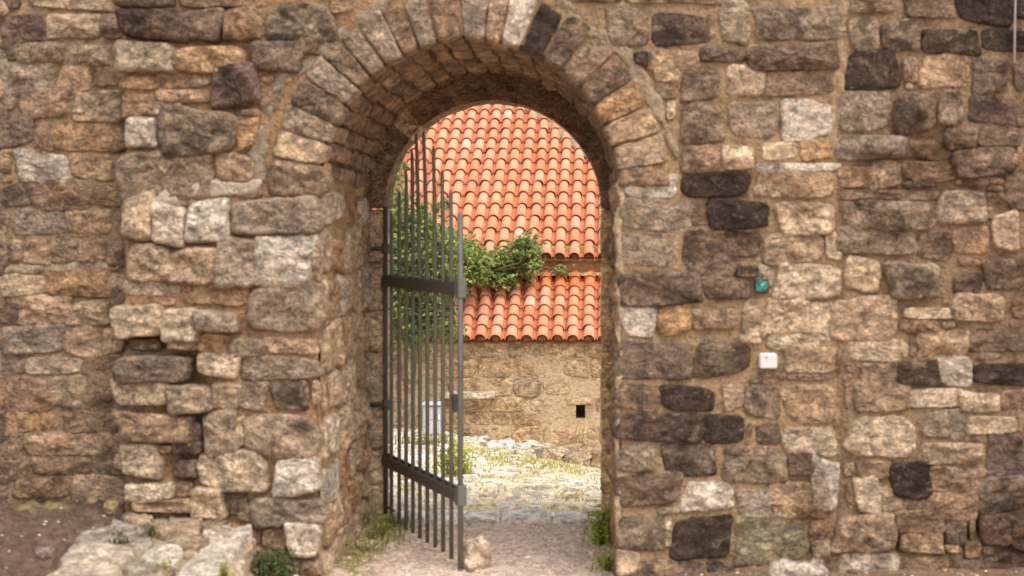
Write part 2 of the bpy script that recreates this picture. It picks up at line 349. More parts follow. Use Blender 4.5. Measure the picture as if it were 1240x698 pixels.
PIER = '''A1 420 -30 620 35 d 6;640 -20 788 25 b 3;792 -20 896 28 b 3;430 48 648 138 k 6;652 38 780 135 d 5;788 32 895 142 b 4;438 155 608 260 l 5;630 158 862 255 o 5;432 275 640 310 o 1;545 314 755 355 t 2;440 322 540 410 b 1;548 362 640 402 l 2;768 245 905 372 p 5
440 415 552 522 w 5;600 385 812 535 h 5;835 420 905 520 o 3;440 535 735 695 g 3;770 545 905 645 t 2
B1 95 20 325 140 h 3;330 -10 410 45 b 2;40 152 215 250 d 4;218 132 278 185 b 2;100 585 300 685 b 3
A2 440 25 540 172 l 5;541 55 654 195 w 6;657 35 805 190 w 5;455 195 605 330 t 4;610 195 762 325 t 4;765 180 942 330 g 4;440 325 638 372 l 1;640 330 860 400 o 0
B2 0 38 275 142 g 4;45 165 255 322 w 4;258 180 282 320 t 2;20 340 278 498 g 4
P 0 8 178 112 l 7;182 25 298 122 l 7;195 128 290 165 t 4;302 25 445 95 g 7;310 112 426 175 o 1;430 115 538 176 g 4;555 120 738 178 t 2;5 185 270 272 d 7;298 180 455 258 l 3;460 185 740 272 g 2;0 278 190 365 l 5;210 282 345 395 g 7
360 280 447 368 t 2;451 285 555 372 g 2;580 278 718 372 h 2;722 280 752 360 t 1;15 395 260 505 t 5;265 430 326 490 d 3;332 380 438 545 g 5;442 415 475 500 l 2;478 400 752 555 g 4;40 522 180 630 l 4;160 512 212 540 o 3;220 500 318 550 d 3;220 560 310 630 d 2;312 552 563 690 l 5;597 572 750 685 w 4;0 542 36 610 b 2
A3 455 372 600 425 l 4;480 430 685 462 t 5;692 388 790 490 l 7;792 405 880 470 d 2
B3 45 422 300 515 g 4;0 435 40 500 d 3;90 522 172 600 b 3;178 518 288 635 w 5;20 600 170 690 b 2;180 638 285 700 b 3'''
RIGHT = '''C1 440 28 600 155 h;310 -25 490 8 d;520 -30 740 18 b;745 -25 880 22 b;608 45 800 155 k;552 180 590 230 k;600 178 765 240 t;620 245 705 290 t;628 295 705 350 b;720 240 860 345 d;705 355 850 495 h;712 512 850 605 b;508 604 690 692 w
D1 200 20 325 150 g;350 12 628 145 h;140 170 295 212 d;315 160 600 235 d 3;217 235 360 340 l;370 250 605 345 b;240 355 400 488 g;420 355 600 488 w 2;225 510 335 585 l;362 505 486 565 l;490 495 600 565 o;80 612 302 690 k 3;325 572 625 606 w 1;450 612 605 690 t;340 610 445 690 t
C2 505 30 745 150 g;505 155 698 262 g;505 290 785 398 d 3;502 420 612 515 w;635 420 752 510 o;756 415 890 500 b;502 535 748 650 d
D2 65 150 270 290 d;185 40 375 140 k 3;235 144 360 235 k 2;110 60 180 125 d;325 -18 445 28 l;408 35 615 150 l 3;365 155 520 255 t;150 310 318 375 d 0;265 275 332 302 k 3;408 262 635 380 l 3;290 395 364 505 t;368 388 526 508 l;530 410 608 515 l;132 530 320 650 h;275 508 352 540 l 1;378 512 560 560 l 1;450 565 612 640 t;616 562 632 640 b
C3 500 20 638 110 d;650 25 832 115 k 2;500 130 782 218 k 2;500 235 625 322 g;645 230 832 360 d;497 340 712 450 d 2;725 372 895 478 w;495 480 645 600 h;682 490 890 640 k 3;640 452 715 474 l;655 484 676 580 l 1;492 615 558 690 l;562 645 700 720 b;704 645 800 720 d;804 650 890 720 d
D3 145 140 285 215 k;220 22 297 110 t;301 34 430 140 h;434 20 600 155 t;330 160 424 230 d;428 170 600 262 l;225 245 280 268 d;215 274 442 355 h;460 270 535 350 d;280 385 383 490 g;388 365 520 438 t;440 446 588 495 o 1;540 290 628 460 w;285 502 520 645 m 2;524 505 580 570 b;530 574 590 640 t;612 110 632 260 b'''
FAR = '''E1 290 -12 440 45 b;475 -20 645 70 d;665 -20 868 85 k;874 -10 915 70 k;282 72 392 170 h 2;397 80 520 165 h 2;530 95 735 185 k 2;750 100 905 190 k 2;272 192 468 328 k 2;482 210 522 280 b;527 205 705 310 t 0;725 215 850 325 d;865 220 915 310 p;250 335 425 455 g;437 330 590 460 h 4;596 335 680 440 h 3;705 345 880 430 p
872 395 915 450 d;252 470 485 565 g;495 485 600 560 b;625 460 742 525 d;747 450 890 515 d;470 572 648 625 b 2;657 535 860 622 d 4;252 588 356 662 o;360 568 458 662 t;842 602 915 690 d
E2 270 0 590 40 b;270 44 590 135 h 3;602 -5 758 122 g 4;764 20 800 105 b;792 90 888 218 t 4;842 -5 915 82 d;266 138 510 228 h 2;514 140 650 245 d;653 135 765 228 b;208 150 258 250 l;262 238 392 350 l 2;430 270 605 380 h 4;640 280 745 370 d;765 240 915 355 d 2;250 392 455 512 t 3;480 412 640 450 l 3;480 455 600 510 b;662 382 835 470 t 4;865 375 915 450 b
287 522 490 594 l 1;535 505 696 590 t;700 492 830 560 d;835 500 915 570 d;312 602 446 690 b;450 600 595 680 d;600 600 722 690 w;730 605 915 680 k 2
E3 310 20 490 122 b;495 42 676 110 l 2;680 55 812 110 l 2;820 40 915 110 b;540 117 685 215 g 2;705 142 865 188 l 3;690 192 765 234 b;775 194 915 342 p;278 126 520 284 l 2;540 238 765 298 t;437 305 578 430 k 2;582 305 755 398 b 2;562 402 738 492 b 2;750 348 915 470 h 2;320 290 430 345 b;310 358 395 470 l;399 385 478 470 t;245 492 450 598 t 3;454 475 618 538 b 2
480 545 612 612 t 3;622 500 700 580 d;690 584 740 628 t 2;742 490 848 580 d;852 480 915 600 d 2;250 615 448 720 w;480 630 636 720 b;640 632 798 720 d;802 612 915 720 d'''
def read(txt, default):
    for part in txt.replace('\n', ';').split(';'):
        q = part.split()
        if q[0] in TILE: T = TILE[q[0]]; q = q[1:]
        a = [float(x) for x in q[:4]]
        yield T[0]+a[0]/T[2], T[1]+a[1]/T[2], T[0]+a[2]/T[2], T[1]+a[3]/T[2], q[4], (float(q[5]) if len(q) > 5 else default)
UX, VZ, NF = (1, 0, 0), (0, 0, 1), (0, -1, 0)
OCC = []
def wall_stones(txt, wall, Y, default, shift=1.0, **k):
    for x0, y0, x1, y1, c, pr in read(txt, default):
        a, b = W(x0, y1, Y), W(x1, y0, Y); w_, h_ = b.x-a.x, b.z-a.z
        g = 1.115; pr = max(pr, 2) if c == 'k' else pr; w_ += .006; h_ += .006; OCC.append((x0, y0, x1, y1)); RIMK[0] = .72 if c in 'kd' else 1.
        place_stone('stone', outline_box(w_*g, h_*g), (a+b)/2, UX, VZ, NF, wall, colour(c), max(pr, .9)*.01*shift+rnd.uniform(-.004, .006), **k)
RIMK[0] = 1.
def fill_stones(wall, Y, x0, x1, z0, z1, codes, proud):          # rows beyond the edge of the picture
    z = z0
    while z < z1-.05:
        h = min(rnd.uniform(.13, .22), z1-z); x = x0
        while x < x1-.05:
            w_ = min(rnd.uniform(.18, .4), x1-x); 
            place_stone('stone', outline_box(w_-.03, h-.03), (x+w_/2, Y, z+h/2), UX, VZ, NF, wall, colour(rnd.choice(codes)), proud, res=.03)
            x += w_
        z += h
wall_stones(SIDE, side_wall, YS, 1.3, q=16)
wall_stones(PIER, gate_wall, 0, 3, 1.4)
wall_stones(RIGHT, gate_wall, 0, 1.3, q=18)
wall_stones(FAR, far_wall, 0, 1.4, q=16)
RIMK[0] = 1.
TOP = 3.16
def fillers(wall, Y, X0, X1, codes, limit, proud):       # small irregular stones in the gaps between the measured ones
    c = 3; nx, ny = int((X1-X0)/c), 233; occ = np.zeros((nx, ny), bool)
    for x0, y0, x1, y1 in OCC: occ[max(0, int((x0-2-X0)/c)):max(0, int((x1+2-X0)/c)+1), max(0, int((y0-2)/c)):max(0, int((y1+2)/c)+1)] = True
    gx_, gy_ = np.meshgrid(X0+np.arange(nx)*c, np.arange(ny)*c, indexing='ij'); rr = np.hypot(gx_-569, gy_-228)
    occ |= np.where(gy_ < 228, rr < 252, (gx_ > 384) & (gx_ < 753)); cells = [(i, j) for i in range(nx) for j in range(ny)]; rnd.shuffle(cells); out = []
    for i, j in cells:
        if occ[i, j]: continue
        a, b, e, f = i, i, j, j; go = [True]*4
        while any(go):
            for k in range(4):
                if not go[k]: continue
                na, nb_, ne, nf = a-(k == 0), b+(k == 1), e-(k == 2), f+(k == 3)
                if na < 0 or nb_ >= nx or ne < 0 or nf >= ny or (nb_-na) > 20 or (nf-ne) > 9 or occ[na:nb_+1, ne:nf+1].any(): go[k] = False
                else: a, b, e, f = na, nb_, ne, nf
        w_, h_ = (b-a+1)*c, (f-e+1)*c
        if w_ >= 9 and h_ >= 8 and w_*h_ > 130: occ[a:b+1, e:f+1] = True; out.append((w_*h_, X0+a*c, e*c, X0+b*c+c, f*c+c))
    out.sort(reverse=True)
    for _, x0, y0, x1, y1 in out[:limit]:
        p, q = W(x0, y1, Y), W(x1, y0, Y); c_ = colour(rnd.choice(codes)); place_stone('stone', outline_box((q.x-p.x)*1.02, (q.z-p.z)*1.02, rnd.uniform(2.4, 5), .16), (p+q)/2, UX, VZ, NF, wall, c_, proud+rnd.uniform(-.006, .01), rough=1.5)
fillers(side_wall, YS, 0, 152, 'tbbo', 60, .008); fillers(gate_wall, 0, 154, 390, 'tobb', 45, .01); fillers(gate_wall, 0, 752, 1008, 'tbbl', 55, .008); fillers(far_wall, 0, 1020, 1240, 'bbdt', 70, .008)
fill_stones(side_wall, YS, -5.6, -3.26, .25, TOP, 'tbbogd', .016); fill_stones(side_wall, YS, -3.24, -2.56, 3.18, TOP, 'tbg', .016)
fill_stones(gate_wall, 0, -2.5, -1.6, 3.13, TOP, 'bgd', .02); fill_stones(gate_wall, 0, -.2, 1.3, 3.13, TOP, 'bgd', .02)
fill_stones(far_wall, 0, 1.38, 4.4, 3.13, TOP, 'bgdk', .016); fill_stones(far_wall, 0, 2.42, 4.4, .0, 3.13, 'bgddk', .016)

# arch ring: angle about the centre, half width, colour
ACX, ACY, AR, AR2 = 569.0, 228.0, 181.0, 243.0
A0 = W(ACX, ACY, 0); KF = D/F; rI, rO = AR*KF, AR2*KF
VOUS = [(175.2, 3.3, 'b'), (167, 3.9, 'l'), (158.8, 3.5, 'g'), (150.8, 3.9, 'h'), (142.2, 3.6, 'g'), (134.9, 2.9, 'h'), (128, 2.8, 'g'), (120.6, 3.5, 'g'), (113.4, 2.9, 'b'), (106.4, 3.2, 'g'), (97.8, 4.2, 'b'), (88.6, 4.0, 'g'),
        (81.2, 2.6, 't'), (74, 3.7, 'w'), (65.4, 3.8, 'k'), (56.6, 3.7, 'd'), (47.2, 3.9, 'b'), (38.3, 4.0, 'd'), (29.5, 3.9, 'o'), (20.6, 3.9, 't'), (11.6, 4.2, 't'), (3.6, 3.0, 'b')]
for an, hw, c in VOUS:
    hw += .55
    pts = []
    r0, r1 = rI-.012+rnd.uniform(-.008, .006), rO+rnd.uniform(-.012, .016)
    for s in np.linspace(-1, 1, 5): pts.append((an+s*hw*.92, r0))
    for r in np.linspace(.33, .66, 2): pts.append((an+hw, r0+(r1-r0)*r))
    for s in np.linspace(1, -1, 5): pts.append((an+s*hw*.96, r1))
    for r in np.linspace(.66, .33, 2): pts.append((an-hw, r0+(r1-r0)*r))
    pts = [(A0.x+r*math.cos(R(a)), A0.z+r*math.sin(R(a))) for a, r in pts]
    place_stone('voussoir', pts, (0, 0, 0), UX, VZ, NF, gate_wall, colour(c), .022+rnd.uniform(-.006, .006), q=20, base=-.08, tilt=.02)

# ------------------------------------------------------------------ mortar faces
DIPS = [(176, 415, 32, 9, .13), (222, 440, 14, 30, .05), (232, 470, 20, 36, .07), (218, 525, 26, 30, .07), (165, 478, 30, 7, .06), (240, 400, 60, 10, .03), (160, 180, 22, 6, .03), (285, 130, 14, 5, .03), (270, 48, 10, 16, .04), (960, 600, 12, 25, .03), (1080, 660, 60, 8, .06), (1185, 640, 60, 14, .05), (1190, 488, 40, 6, .04), (225, 568, 16, 20, .06)]
def mortar_face(name, wall, x0, x1, z0, z1, Y, col, step=.0125, hole=False, rough=1., loc=None):
    nx, nz = int((x1-x0)/step)+1, int((z1-z0)/step)+1
    X, ZZ = np.meshgrid(np.linspace(x0, x1, nx), np.linspace(z0, z1, nz), indexing='ij'); X = X.ravel(); ZZ = ZZ.ravel()
    P = np.c_[X, np.full(len(X), Y*3.), ZZ]
    out = (fbm(P*4, 3)*.012+fbm(P*17, 3)*.008+(np.abs(fbm(P*38, 2)))*.009)*rough-.006
    out = np.where(out > .003, .003+(out-.003)*.3, out)
    kf = (Y+D)/F; px, py = X/kf+PX, PY-(ZZ-EYE)/kf
    for cx, cy, rx, ry, dp in DIPS: out -= dp*np.exp(-((px-cx)/rx)**2-((py-cy)/ry)**2)
    fc = np.array(grid_faces(nx, nz))
    if hole:
        lx0, lx1, zs = A0.x-rI, A0.x+rI, A0.z; r = rI+.012
        dx, dz = X-A0.x, ZZ-zs; rad = np.hypot(dx, dz)
        ins = np.where(ZZ > zs, rad < r, np.abs(dx) < r)
        keep = ~ins[fc].all(1)
        arc = ins & (ZZ > zs); f = r/np.maximum(rad, .01); low = ins & ~(ZZ > zs)
        X = np.where(arc, A0.x+dx*f, np.where(low, A0.x+np.sign(dx)*r, X)); ZZ = np.where(arc, zs+dz*f, ZZ)
        fc = fc[keep]; used = np.unique(fc); mp = np.full(len(X), -1); mp[used] = np.arange(len(used)); fc = mp[fc]; X, ZZ, out = X[used], ZZ[used], out[used]
    o = obj(name, np.c_[X, Y-out, ZZ], fc, M_MO, None, col); return adopt(o, wall)
MC = lambda c: lin(c)+(1,)
xL, xS = W(152, 0, 0).x, W(1013, 0, 0).x
mortar_face('mortar', side_wall, -5.6, xL+.06, -.1, TOP, YS, MC((162, 134, 103)))
mortar_face('mortar', gate_wall, xL, A0.x, -.2, TOP, 0, MC((168, 132, 98)), hole=True)
mortar_face('mortar', gate_wall, A0.x, xS, -.2, TOP, 0, MC((166, 137, 103)), hole=True)
mortar_face('mortar', far_wall, xS, 4.4, -.2, TOP, 0, MC((148, 121, 93)))
# solid cores behind the faces
def core(name, wall, x0, x1, y0, y1, z0, z1): return adopt(obj(name, *box(((x0+x1)/2, (y0+y1)/2, (z0+z1)/2), (x1-x0, y1-y0, z1-z0)), M_MO, None, MC((150, 120, 86)), smooth=False), wall)
core('core', side_wall, -5.6, xL-.005, YS+.06, 1.9, -.3, TOP-.02); core('core', far_wall, xS+.03, 4.4, .11, 1.9, -.3, TOP-.02)
core('core', gate_wall, xL, A0.x-rI-.15, .14, 1.9, -.3, TOP-.02); core('core', gate_wall, A0.x+rI+.15, xS, .11, 1.9, -.3, TOP-.02)
mb = MB(); n = 24; path = [(A0.x+(rI+.15)*math.cos(math.pi*k/n), A0.z+(rI+.15)*math.sin(math.pi*k/n)) for k in range(n+1)]
for y, fl in ((.06, 0), (1.9, 1)):
    v = [(x, y, z) for x, z in path]+[(x, y, TOP-.02) for x, z in path]; f = [(k, k+1, n+2+k, n+1+k) for k in range(n)]; mb.add(v, f)
mb.add([(path[0][0], .06, TOP-.02), (path[-1][0], .06, TOP-.02), (path[-1][0], 1.9, TOP-.02), (path[0][0], 1.9, TOP-.02)], [(0, 1, 2, 3)])
adopt(mb.build('core', M_MO, None, color=MC((150, 120, 86)), smooth=False), gate_wall)

def band(pts, width, out, wall, col, Y=0):                          # a raised ribbon of mortar along a path on the wall
    P = [W(x, y, Y) for x, y in pts]; Q = []
    for a, b in zip(P[:-1], P[1:]):
        n = max(2, int((b-a).length/.015)); Q += [a.lerp(b, i/n) for i in range(n)]
    Q.append(P[-1]); N = len(Q); A = np.array([tuple(q) for q in Q])
    for _ in range(8): A[1:-1] = (A[:-2]+A[1:-1]*2+A[2:])/4
    t = np.gradient(A, axis=0); t /= np.linalg.norm(t, axis=1)[:, None]; nrm = np.c_[-t[:, 2], np.zeros(N), t[:, 0]]
    nn = fbm(A*9, 3); V = []
    for i in range(N):
        wd = width*KF*(1.1+.35*nn[i])*(min(1, .25+i/4, .25+(N-1-i)/4))
        for j in range(9):
            s = j/4-1; V.append(A[i]+nrm[i]*s*wd+np.array((0, -1, 0))*(out*(1-abs(s)**5)*(1+.5*nn[i])-.014*abs(s)**4))
    V = np.array(V); V[:, 1] -= fbm(V*16, 3)*.009; V += vec3(V*14, 3)*.012
    return adopt(obj('mortar_band', V, grid_faces(N, 9), M_MO, None, MC(col)), wall)
band([(187, 247), (225, 236), (262, 228), (298, 229), (318, 219)], 11, .022, gate_wall, (200, 180, 154))
band([(316, 224), (310, 190), (314, 170), (321, 152), (330, 108), (345, 93), (372, 80), (392, 57), (420, 36), (452, 14), (480, -8)], 9, .009, gate_wall, (160, 142, 118))
band([(672, -10), (690, 16), (700, 29), (731, 45), (762, 69), (776, 96), (790, 124), (803, 148)], 9, .008, gate_wall, (166, 144, 116))
band([(803, 148), (812, 168), (820, 190)], 7, .008, gate_wall, (166, 142, 112))
band([(1017, -8), (1018, 60), (1013, 120), (1008, 165), (1007, 196)], 9, .007, gate_wall, (166, 140, 108))
band([(0, 327), (40, 325), (90, 322), (148, 322)], 6, .009, side_wall, (178, 156, 128), YS)
band([(752, 215), (750, 300), (752, 420), (748, 520), (750, 640)], 4, .004, gate_wall, (184, 158, 124))
band([(1100, 212), (1140, 216), (1175, 208), (1205, 222), (1225, 244)], 7, .008, far_wall, (160, 134, 104))

# ------------------------------------------------------------------ the passage: jambs, vault, rear frame
YB = 1.65
prof = [(A0.x-rI, -.3+i*(A0.z+.3)/14) for i in range(14)]+[(A0.x-rI*math.cos(math.pi*k/40), A0.z+rI*math.sin(math.pi*k/40)) for k in range(41)]+[(A0.x+rI, A0.z-(i+1)*(A0.z+.3)/14) for i in range(14)]
def tunnel(a, b, name, col):
    pr = []; 
    for (x, z), (x2, z2) in zip(prof[a:b], prof[a+1:b+1]):
        n = max(1, int(math.hypot(x2-x, z2-z)/.022)); pr += [(x+(x2-x)*i/n, z+(z2-z)*i/n) for i in range(n)]
    pr.append(prof[b]); ys = np.linspace(-.005, YB+.12, 76); P = np.array([(x, y, z) for x, z in pr for y in ys])
    nr = np.c_[A0.x-P[:, 0], np.zeros(len(P)), np.where(P[:, 2] > A0.z, A0.z-P[:, 2], 0)]; nr /= np.linalg.norm(nr, axis=1)[:, None]
    P = P+nr*(fbm(P*4.5, 3)*.016+fbm(P*18, 3)*.007-.012)[:, None]
    return adopt(obj(name, P, grid_faces(len(pr), len(ys)), M_MO, None, MC(col)), gate_wall)
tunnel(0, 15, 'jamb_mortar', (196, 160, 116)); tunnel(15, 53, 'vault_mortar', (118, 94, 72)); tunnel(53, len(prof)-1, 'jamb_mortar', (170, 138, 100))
def jamb(x, nx, codes, res):
    z = -.12
    while z < A0.z-.02:
        h = min(rnd.uniform(.14, .3), A0.z+.04-z); y = .06 if rnd.random() < .5 else .03
        while y < YB-.06:
            w_ = min(rnd.uniform(.14, .42), YB-.02-y)
            if w_ > .06: place_stone('jamb_stone', outline_box(w_-.012, h-.012, jit=.14), (x, y+w_/2, z+h/2), (0, 1, 0), VZ, (nx, 0, 0), gate_wall, colour(rnd.choice(codes)), rnd.uniform(.006, .035), res=res, tilt=.14, rough=1.7)
            y += w_
        z += h
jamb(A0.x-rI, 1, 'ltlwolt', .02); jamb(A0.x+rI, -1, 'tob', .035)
a = 4
while a < 174:
    da = rnd.uniform(7, 10); y = rnd.uniform(.02, .08); am = R(a+da/2)
    while y < YB-.05:
        w_ = min(rnd.uniform(.16, .4), YB-.01-y); h = rI*R(da)
        if w_ > .06:
            place_stone('vault_stone', outline_box(w_-.005, h-.005, jit=.14), (A0.x+rI*math.cos(am), y+w_/2, A0.z+rI*math.sin(am)), (0, 1, 0), (-math.sin(am), 0, math.cos(am)), (-math.cos(am), 0, -math.sin(am)), gate_wall, colour(rnd.choice('bbbt')), rnd.uniform(.0, .016), res=.024, rough=1.3)
        y += w_
    a += da
KB = (YB+D)/F; FC = W(597, 253, YB); fr = 131*KB
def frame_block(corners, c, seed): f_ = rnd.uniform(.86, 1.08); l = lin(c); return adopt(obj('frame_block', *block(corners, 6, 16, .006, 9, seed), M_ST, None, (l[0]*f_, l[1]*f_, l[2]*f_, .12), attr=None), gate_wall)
def zpx(y): return EYE+(PY-y)*KB
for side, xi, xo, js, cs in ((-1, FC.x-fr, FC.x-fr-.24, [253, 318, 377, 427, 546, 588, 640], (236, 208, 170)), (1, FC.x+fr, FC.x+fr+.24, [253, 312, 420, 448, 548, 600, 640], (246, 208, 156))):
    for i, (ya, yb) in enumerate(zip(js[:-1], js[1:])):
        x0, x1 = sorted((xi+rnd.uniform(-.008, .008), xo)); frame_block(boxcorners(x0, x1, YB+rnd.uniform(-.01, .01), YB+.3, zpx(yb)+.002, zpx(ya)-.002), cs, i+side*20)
an = [0, 27, 52, 78, 103, 131, 140, 180]
for i, (a, b) in enumerate(zip(an[:-1], an[1:])):
    nseg = max(1, int((b-a)/9)); V = MB()
    ths = np.linspace(a+.12, b-.12, nseg*3+1); vs = []
    for th in ths:
        for (r, y) in ((fr, YB), (fr+.1, YB), (fr+.3, YB), (fr+.3, YB+.3), (fr, YB+.3), (fr, YB+.15)): vs.append((FC.x+r*math.cos(R(th)), y, FC.z+r*math.sin(R(th))))
    vs = np.array(vs); vs += vec3(vs*8+i*3, 2)*.007; N = len(ths); f = grid_faces(N, 6, True)+[tuple(range(6)), tuple(range((N-1)*6, N*6))[::-1]]
    adopt(obj('frame_voussoir', vs, f, M_ST, None, colour('l' if i == 5 else 'b', .12), smooth=False), gate_wall)

# ------------------------------------------------------------------ ground
def rock_side(x, y):                   # distance beyond the line of edging rocks (towards the house)
    ax, ay, bx, by = -1.54, 9.0, .09, 5.5; l = math.hypot(bx-ax, by-ay)
    return ((x-ax)*(ay-by)+(y-ay)*(bx-ax))/l
def gz(x, y, fine=True):
    x = np.asarray(x, float); y = np.asarray(y, float)
    z = -.09*sstep(-.5, .4, y)*sstep(-1.9, -1.2, x)*sstep(.7, .1, x)-.01
    z = z+.33*sstep(-1.95, -2.75, x)*sstep(-2.4, -.25, y)*sstep(3, 1.5, y)
    b = np.clip(y-YB, 0, 9)*.085; z = np.where(y > 1.2, z-b, z)
    z = z-.55*sstep(.05, 1.2, rock_side(x, y))*sstep(-2.2, -1.2, x)*sstep(16, 13, y)
    if fine:
        P = np.c_[x.ravel(), y.ravel(), np.zeros(x.size)]
        z = z+((fbm(P*2.2, 3)*.02+fbm(P*12, 3)*(.012+.03*sstep(-1.9, -2.2, P[:, 0])*sstep(1, 0, P[:, 1])))*sstep(40, 8, np.hypot(P[:, 0], P[:, 1]))).reshape(x.shape)
    return z
gx = np.unique(np.concatenate([np.linspace(-160, -6, 16), np.linspace(-6, -4, 10), np.linspace(-4, 3, 190), np.linspace(3, 6, 10), np.linspace(6, 160, 16)]).round(4))
gy = np.unique(np.concatenate([np.linspace(-160, -4, 16), np.linspace(-4, -2.2, 16), np.linspace(-2.2, 3, 150), np.linspace(3, 12, 130), np.linspace(12, 160, 16)]).round(4))
X, Y = np.meshgrid(gx, gy, indexing='ij'); X = X.ravel(); Y = Y.ravel(); G = np.c_[X, Y, gz(X, Y)]
nb = fbm(np.c_[X*1.3, Y*1.3, X*0], 3); n2 = fbm(np.c_[X*3+5, Y*3, X*0+9], 3)
tint = np.tile(np.array(lin((204, 180, 160))), (len(X), 1))
def blend(c, f): 
    global tint
    f = np.clip(f, 0, 1)[:, None]; tint = tint*(1-f)+np.array(lin(c))*f
blend((96, 77, 62), sstep(-1.85, -2.15, X+nb*.12)*sstep(.9, .4, Y))
blend((122, 98, 76), sstep(.12, .4, X+nb*.1)*sstep(1.2, .6, Y)*sstep(-1.6, -.5, Y))
blend((140, 128, 84), sstep(.25, .6, n2)*sstep(-1.1, -1.4, X)*sstep(-.2, .2, Y)*sstep(1.7, 1.3, Y))
yard = sstep(YB-.1, YB+.1, Y)
blend((222, 204, 174), yard); blend((190, 178, 124), yard*sstep(-.15, .5, nb+n2*.4)*.8*sstep(-1.75, -1.35, X)); blend((220, 206, 186), yard*sstep(-1.5, -1.8, X))
ground = tag(obj('ground', G, grid_faces(len(gx), len(gy)), M_GR, attr={'tint': np.c_[tint, np.ones(len(X))]}), kind='structure')
def ground_at(x, y): return float(gz(np.array([x]), np.array([y]))[0])
def on_ground(px, py):                 # where the sight line through a photo pixel meets the ground
    lo = None
    for i in range(400):
        y = -2.4+i*.04; p = W(px, py, y)
        if p.z <= float(gz(np.array([p.x]), np.array([y]), False)[0]): return p
    return p
# cobbles of the courtyard, each a flat stone in the ground
taken = []
for _ in range(2600):
    y = YB+.25+7.2*rnd.random()**1.3; x = rnd.uniform(-2.75, .15)
    if rock_side(x, y) > -.2: continue
    r = rnd.uniform(.07, .17)
    if any((x-a)**2+(y-b)**2 < (r+c)**2*.8 for a, b, c in taken): continue
    if rnd.random() > (.6 if x > -1.6 else .95): continue
    taken.append((x, y, r))
    if len(taken) > 215: break
for x, y, r in taken:
    SEED[0] += 1; c, P, fc, rim = stone_shape(outline_box(r*2.1, r*1.6, 3), rnd.uniform(.012, .03), SEED[0], res=.05, base=-.04, rough=.7)
    a = rnd.uniform(-.5, .5); ca, sa = math.cos(a), math.sin(a)
    V = np.c_[P[:, 0]*ca-P[:, 1]*sa, P[:, 0]*sa+P[:, 1]*ca, P[:, 2]]
    l = lin(rnd.choice([(240, 226, 204), (232, 215, 188), (242, 230, 212), (222, 202, 172)]))
    obj('cobble', V, fc, M_ST, ground, l+(.05,), (x, y, ground_at(x, y)), attr={'rim': rim*.8})
# threshold stones
ths = [(462, 512), (512, 556), (556, 604), (604, 668), (668, 712), (712, 735)]
for i, (a, b) in enumerate(ths):
    p, q = W(a, 630, YB-.12), W(b, 630, YB-.12); z = -.12+rnd.uniform(-.006, .008)
    v, f = block(boxcorners(p.x+.006, q.x-.006, YB-.02+rnd.uniform(-.05, .03), YB+.34, z-.15, z+.045), 5, 10, .014, 7, i)
    obj('threshold_slab', v, f, M_ST, ground, lin(rnd.choice([(246, 236, 222), (240, 228, 212)]))+(.0,))
# pebbles on the path: nobody could count them
mb = MB(); ico_v = np.array([(0, 0, .7), (1, 0, 0), (0, 1, 0), (-1, 0, 0), (0, -1, 0), (0, 0, -.7)]); ico_f = [(0, 1, 2), (0, 2, 3), (0, 3, 4), (0, 4, 1), (5, 2, 1), (5, 3, 2), (5, 4, 3), (5, 1, 4)]
for i in range(5200):
    x, y = (rnd.uniform(-1.9, .3), rnd.uniform(-1.0, 1.5)) if i < 3400 else (rnd.uniform(-3.3, 2.4), rnd.uniform(-1.4, -.02))
    if i >= 3400 and (-1.9 < x < -1.5 or (x < -1.9 and rnd.random() < .75)): continue
    s = rnd.uniform(.004, .013)*(1.9 if rnd.random() < .06 else 1); a = rnd.uniform(0, 6.3); ca, sa = math.cos(a), math.sin(a)
    v = ico_v*s*np.array((1, rnd.uniform(.6, 1), rnd.uniform(.5, .9))); v = np.c_[v[:, 0]*ca-v[:, 1]*sa, v[:, 0]*sa+v[:, 1]*ca, v[:, 2]]
    mb.add(v+np.array((x, y, float(gz(np.array([x]), np.array([y]))[0])+s*.2)), ico_f)
def make_pebble():
    m, t, bs = mat('pebble'); g = nd(t, 'ShaderNodeNewGeometry'); pos = g.outputs['Position']; r = g.outputs['Random Per Island']
    xx = nd(t, 'ShaderNodeSeparateXYZ'); t.links.new(pos, xx.inputs[0])
    c = mix(t, r, lin((150, 124, 104)), lin((226, 206, 186))); t.links.new(c, bs.inputs['Base Color']); bs.inputs['Roughness'].default_value = .9; return m
tag(mb.build('gravel', make_pebble(), smooth=False), 'loose pinkish gravel scattered over the path through the gateway', 'gravel', kind='stuff')

# ------------------------------------------------------------------ the iron gate, hinged on the left of the rear frame, swung towards us
H0 = W(467, 0, YB-.04); H1 = W(557.5, 0, .37); hx, hy = H0.x, H0.y; gv = Vector((H1.x-hx, H1.y-hy, 0)); GL = gv.length; gu = gv.normalized(); gn = Vector((gu.y, -gu.x, 0))
if gn.x < 0: gn = -gn                  # the face turned to us
gate = thing('iron_gate', 'grey iron bar gate with arched top standing open inside the archway', 'gate', (hx, hy, -.06))
IR = lin((102, 101, 90))+(1,); IRD = lin((88, 81, 73))+(1,)
def gp(s, z, n=0): return Vector((hx, hy, 0))+gu*s*GL+gn*n+Vector((0, 0, z))
def iron(name, v, f, col=IR, par=gate, smooth=True): return adopt(obj(name, v, f, M_IR, None, col, smooth=smooth), gate)
iron('hinge_stile', *tube([gp(0, -.03), gp(0, 2.0)], .016, 10), col=IRD)
tops = [1.97, 2.10, 2.22, 2.35, 2.45, 2.455, 2.35, 2.20, 2.08]
